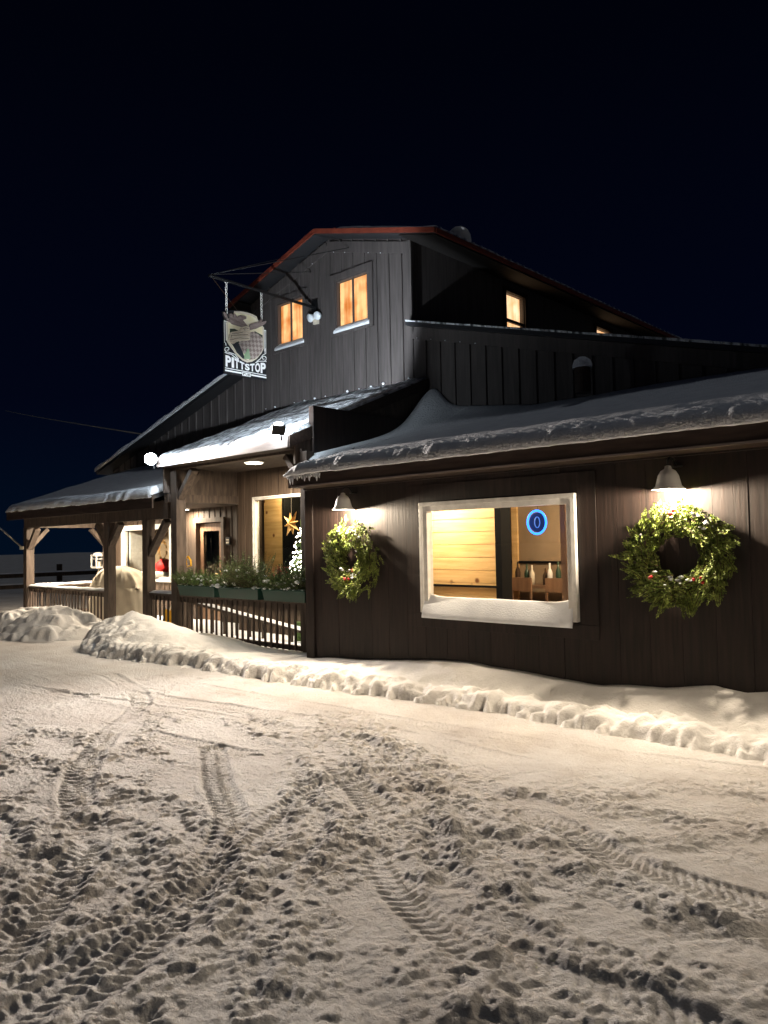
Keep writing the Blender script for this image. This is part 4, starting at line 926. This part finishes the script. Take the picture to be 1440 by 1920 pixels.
wreath(-6.53, 1.41, .275, .285, .16, 'small thick evergreen wreath with snow in its centre under the lamp beside the porch', 5,
       [(-.15,.35,-1,.1,.28), (-.1,-.3,-.4,-1,.24), (.05,-.32,.1,-1,.24), (-.2,-.2,-.7,-.8,.2)], None, [(.13,-.14), (.02,-.23)])

# planters on the railing
def planter(x0, x1, label, seed, kinds):
    random.seed(seed); y0, y1 = 6.98, 7.22; z0, z1 = .765, .935
    t = empty('flower_box', ((x0+x1)/2, 7.1, z0), label, 'flower box', 'green flower boxes on the porch railing')
    m_ = MB(); a = .025
    m_.add([(x0+a,y0+a,z0),(x1-a,y0+a,z0),(x1-a,y1-a,z0),(x0+a,y1-a,z0),(x0,y0,z1),(x1,y0,z1),(x1,y1,z1),(x0,y1,z1)], [(0,3,2,1),(0,1,5,4),(1,2,6,5),(2,3,7,6),(3,0,4,7),(4,5,6,7)])
    m_.box(x0-.008, x1+.008, y0-.01, y0+.004, z1-.02, z1+.006).box(x0-.01, x0+.006, y0+.004, y1+.01, z1-.02, z1+.005).box(x1-.006, x1+.01, y0+.004, y1+.01, z1-.02, z1+.005)
    m_.build('box', M['green'], t, bevel=.004)
    mb = MB(); tw_ = MB(); sn = MB(); rd = MB()
    for k in range(330):
        x = random.uniform(x0+.02, x1-.02); y = random.uniform(y0+.02, y1-.02); tall = kinds(x)
        sprig(mb, tw_, (x, y, z1-.02), (random.uniform(-.7,.7), random.uniform(-.8,.5), random.uniform(.4,1.2)), random.uniform(.18,.36)*tall, .045, .011, (0,-1,.2), 14, .02)
    for k in range(48):
        x = random.uniform(x0+.02, x1-.02); y = random.uniform(y0-.03, y1); sn.blob((x, y, z1+random.uniform(.0,.16)*kinds(x)), random.uniform(.018,.048), k+seed, .55, 1)
    for k in range(16): sn.blob((x0+(x1-x0)*random.random(), y0+random.uniform(0,.1), z1+.005), random.uniform(.02,.035), k+seed, .4, 1)
    if kinds(99) > 0:
        for k in range(46): a_ = random.uniform(0, 2*PI); r_ = random.uniform(0, .15); rd.lathe([(0,-.012),(.012,0),(0,.012)], (x0+.30+math.cos(a_)*r_, 7.12+random.uniform(-.08,.08), z1+.26+math.sin(a_)*r_*.6), 7)
        for k in range(60): sprig(mb, tw_, (x0+.30+random.uniform(-.12,.12), 7.12, z1), (random.uniform(-.5,.5), random.uniform(-.4,.4), 1), random.uniform(.2,.36), .03, .012, (0,-1,.2), 10, .0)
    mb.build('greenery', M['cedar'], t); tw_.build('twigs', M['twig'], t); sn.build('snow_clump', M['sillsnow'], t, smooth=True)['kind'] = 'stuff'
    if rd.v: rd.build('red_flowers', M['red'], t)
planter(-11.35, -10.28, 'green flower box next to the tall portico post, low greens dusted with snow', 21, lambda x: (0 if x == 99 else (1.0 if x < -10.9 else .75)))
planter(-10.18, -9.15, 'green flower box in the middle of the rail with tall feathery greens', 22, lambda x: (0 if x == 99 else (1.75 if x > -9.95 else .7)))
planter(-9.05, -8.08, 'green flower box beside the brown wall with red flowers', 23, lambda x: (1 if x == 99 else (.8 if x < -8.5 else 1.3)))

# small lit christmas tree on the porch, and a hanging star
t = empty('christmas_tree', (-9.56, 8.2, 0), 'small christmas tree of white fairy lights in front of the large porch window', 'christmas tree')
mb = MB().tube([(-9.56, 8.2, .0), (-9.56, 8.2, 2.0)], [.02, .006], 6); led = MB(); random.seed(4)
for k in range(270):
    z = .75+1.22*(1-math.sqrt(random.random())); r_ = .30*(2.02-z)/1.25; a = random.uniform(0, 2*PI); p = Vector((-9.56+math.cos(a)*r_, 8.2+math.sin(a)*r_, z))
    mb.tube([(-9.56, 8.2, z+.04), tuple(p)], .003, 4); led.lathe([(0,-.015),(.014,0),(0,.015)], tuple(p), 6)
mb.lathe([(0,0),(.14,0),(.12,.3),(0,.3)], (-9.56, 8.2, .01), 14)
mb.build('branches', M['cedar'], t); led.build('fairy_lights', M['fairy'], t)['kind'] = 'stuff'
t = empty('star_ornament', (-9.62, 8.05, 1.93), 'tan paper star hanging on a string beside the lit christmas tree', 'ornament')
mb = MB(); n = 8; c = (-9.62, 8.05, 1.93); ring = []
for k in range(2*n):
    a = PI*k/n+.2; r_ = (.24 if k % 2 == 0 else .07)*(1 if k % 4 else .8); ring.append((c[0]+math.cos(a)*r_, c[1], c[2]+math.sin(a)*r_))
vs_ = ring+[(c[0], c[1]-.07, c[2]), (c[0], c[1]+.07, c[2])]; mb.add(vs_, [(i, (i+1)%(2*n), 2*n) for i in range(2*n)]+[((i+1)%(2*n), i, 2*n+1) for i in range(2*n)])
mb.build('star', M['star'], t); MB().tube([(c[0], c[1], c[2]+.1), (c[0], c[1], 2.955)], .003, 4).build('string', M['offwhite'], t)

# neon sign in the window
t = empty('neon_sign', (-4.14, 6.72, 1.77), 'round blue neon ring sign hanging inside the large front window', 'neon sign')
MB().tube([(-4.14+math.cos(a)*.108, 6.70, 1.77+math.sin(a)*.118) for a in np.linspace(0, 2*PI, 40)[:-1]], .011, 8, closed=True).build('neon_tube', M['neon'], t, smooth=True)
mb = MB().lathe([(0,0),(.10,0),(.10,.015),(0,.015)], (0,0,0), 30); mb.v = [(-4.14+a, 6.72+c_, 1.77+b) for a, b, c_ in mb.v]; mb.build('backing_disc', M['navy'], t)
MB().tube([(-4.14+math.cos(a)*.03, 6.708, 1.77+math.sin(a)*.055) for a in np.linspace(0, 2*PI, 20)[:-1]], .005, 6, closed=True).build('emblem', M['neon'] if False else mat('dim_blue', (.1,.2,.5), .4, .3, 0, (.05,.18,.6), .8), t)
MB().tube([(-4.14, 6.72, 1.89), (-4.14, 6.72, 2.295)], .003, 4).build('cord', M['black'], t)

# decoration inside the left porch window
random.seed(9)
t = empty('santa_ornament', (-15.75, 9.28, 1.0), 'red and gold christmas figure wreath seen in the left porch window', 'ornament')
mb = MB(); tw_ = MB()
for k in range(70):
    a = random.uniform(0, 2*PI); sprig(mb, tw_, (-15.72+math.cos(a)*.12, 9.3, 1.5+math.sin(a)*.17), (math.cos(a)+random.uniform(-.5,.5), -.2, math.sin(a)+random.uniform(-.5,.5)), .08, .03, .012, (0,-1,0), 7)
mb.build('gold_wreath', M['star'], t)
MB().blob((-15.72, 9.36, 1.12), .24, 3, .75, 2).build('red_bow', M['redcloth'], t, smooth=True)
MB().blob((-15.8, 9.35, .96), .3, 5, .28, 2).blob((-16.5, 9.35, .95), .28, 8, .25, 2).build('cotton_snow', M['white'], t, smooth=True)

# covered grill
def cover():
    t = empty('covered_grill', (-15, 7.85, 0), 'barbecue grill under a beige fabric cover on the porch', 'grill')
    N = 96; rows = [(.03,1.0,.02),(.2,1.0,.02),(.45,.99,.018),(.66,.985,.014),(.76,.97,.01),(.84,.93,.008),(.95,.86,.008),(1.05,.76,.008),(1.13,.60,.006),(1.17,.42,.004),(1.19,.2,.003),(1.195,.02,.0)]
    X = np.zeros((len(rows), N+1)); Y = X.copy(); Zc = X.copy()
    for i, (z, k, fold) in enumerate(rows):
        for j in range(N+1):
            a = 2*PI*j/N; cx = abs(math.cos(a))**.55*math.copysign(1, math.cos(a)); sy = abs(math.sin(a))**.55*math.copysign(1, math.sin(a))
            f = fold*2.6*math.sin(a*13+z*6+1.5*math.sin(a*4))+.025*math.sin(a*5+z*9)*(z > .6)+.03*mnoise.noise(Vector((math.cos(a)*2, math.sin(a)*2, z*3)))+.02*mnoise.noise(Vector((math.cos(a)*6, math.sin(a)*6, z*9)))
            X[i,j] = -15.0 + cx*(.95*k+f); Y[i,j] = 7.9 + sy*(.36*k+f); sh = .0 if z < .8 else -.10*max(0, cx*k)*1.0
            Zc[i,j] = z + sh*1.2 + .02*mnoise.noise(Vector((cx*3, sy*3, z*4)))
    o = grid_obj('grill_cover', X[:, ::1], Y, Zc, M['cover'], t)
    mb = MB()
    for x in (-15.7, -14.3):
        for y in (7.68, 8.12): mb.box(x-.03, x+.03, y-.03, y+.03, 0, .6)
    mb.box(-15.7, -14.3, 7.7, 8.1, .6, .8); mb.build('grill_body', M['black'], t)
cover()
# snow shovel
t = empty('snow_shovel', (-12.5, 7.5, 0), 'yellow snow shovel leaning behind the porch rail', 'shovel')
MB().tube([(-12.56, 7.55, .40), (-12.08, 7.62, 1.24)], .014, 8).build('shaft', M['offwhite'], t)
MB().tube([(-12.08, 7.62, 1.24), (-12.11, 7.62, 1.36), (-12.03, 7.62, 1.40), (-11.94, 7.62, 1.33), (-11.93, 7.62, 1.24), (-12.08, 7.62, 1.22)], .017, 8).build('grip', M['yellow'], t, smooth=True)
MB().add([(-12.74,7.46,.02),(-12.40,7.46,.02),(-12.38,7.56,.42),(-12.72,7.56,.42),(-12.72,7.50,.02),(-12.42,7.50,.02),(-12.41,7.59,.40),(-12.70,7.59,.40)], [(0,1,2,3),(7,6,5,4),(0,3,7,4),(1,5,6,2),(3,2,6,7),(0,4,5,1)]).build('blade', M['yellow'], t)
# white lantern beyond the end of the porch
t = empty('post_lantern', (-18.25, 9.0, 0), 'white lantern on a thin post beyond the covered grill', 'lantern')
MB().tube([(-18.25, 9, 0), (-18.25, 9, 1.08)], .03, 8).build('post', M['offwhite'], t)
mb = MB().box(-18.4,-18.1,8.85,9.15,1.08,1.12).box(-18.4,-18.1,8.85,9.15,1.38,1.42)
for a in (-18.385, -18.115):
    for b in (8.865, 9.135): mb.box(a-.015, a+.015, b-.015, b+.015, 1.12, 1.38)
mb.box(-18.36,-18.14,8.88,9.12,1.30,1.32); mb.lathe([(.17,1.42),(.12,1.46),(.03,1.48),(0,1.48)], (-18.25, 9, 0), 4).build('lantern_box', M['white'], t)
MB().lathe([(0,1.12),(.045,1.12),(.045,1.24),(0,1.24)], (-18.25, 9, 0), 10).build('candle', M['offwhite'], t)
# bare flagpole on the left post
t = empty('flagpole', (-17.95, 7.05, 1.62), 'bare white flagpole slanting out from the leftmost porch post', 'flagpole')
MB().tube([(-17.95, 7.02, 1.62), (-20.2, 6.95, 2.50)], .018, 8).lathe([(0,0),(.05,0),(.05,.08),(0,.08)], (-17.98, 7.02, 1.58), 10).build('pole', M['offwhite'], t)
# rail fence in the field
t = empty('rail_fence', (-26, 12, 0), 'snow topped wooden rail fence in the dark field left of the porch', 'fence')
fys = np.arange(1.8, 34, 2.4)
for y in fys: MB().box(-26.07, -25.93, y-.07, y+.07, -.1, 1.05).build('fence_post', M['timber'], t)
for z in (.72, .36):
    r_ = MB().box(-25.925, -25.87, 1.8, 33, z-.07, z+.06).build('rail', M['timber'], t)
    S, T = np.meshgrid(np.linspace(1.8, 33, 200), np.linspace(-1, 1, 5)); grid_obj('rail_snow', -25.9+T*.035, S, z+.062+.05*np.sqrt(1-np.abs(T)**3)*(.6+.7*fbm(S, T, 3, 2)), M['snow'], r_)
# power line
mb = MB(); a = Vector((-81, 30, 15.8)); b = Vector((-17.4, 10.3, 4.40)); mb.tube([tuple(a*(1-k/12)+b*(k/12)-Vector((0,0,.06*math.sin(PI*k/12)))) for k in range(13)], .02, 5)
o = mb.build('power_line', M['offwhite'], None); tag(o, 'thin power line crossing the dark sky at the left', 'cable')
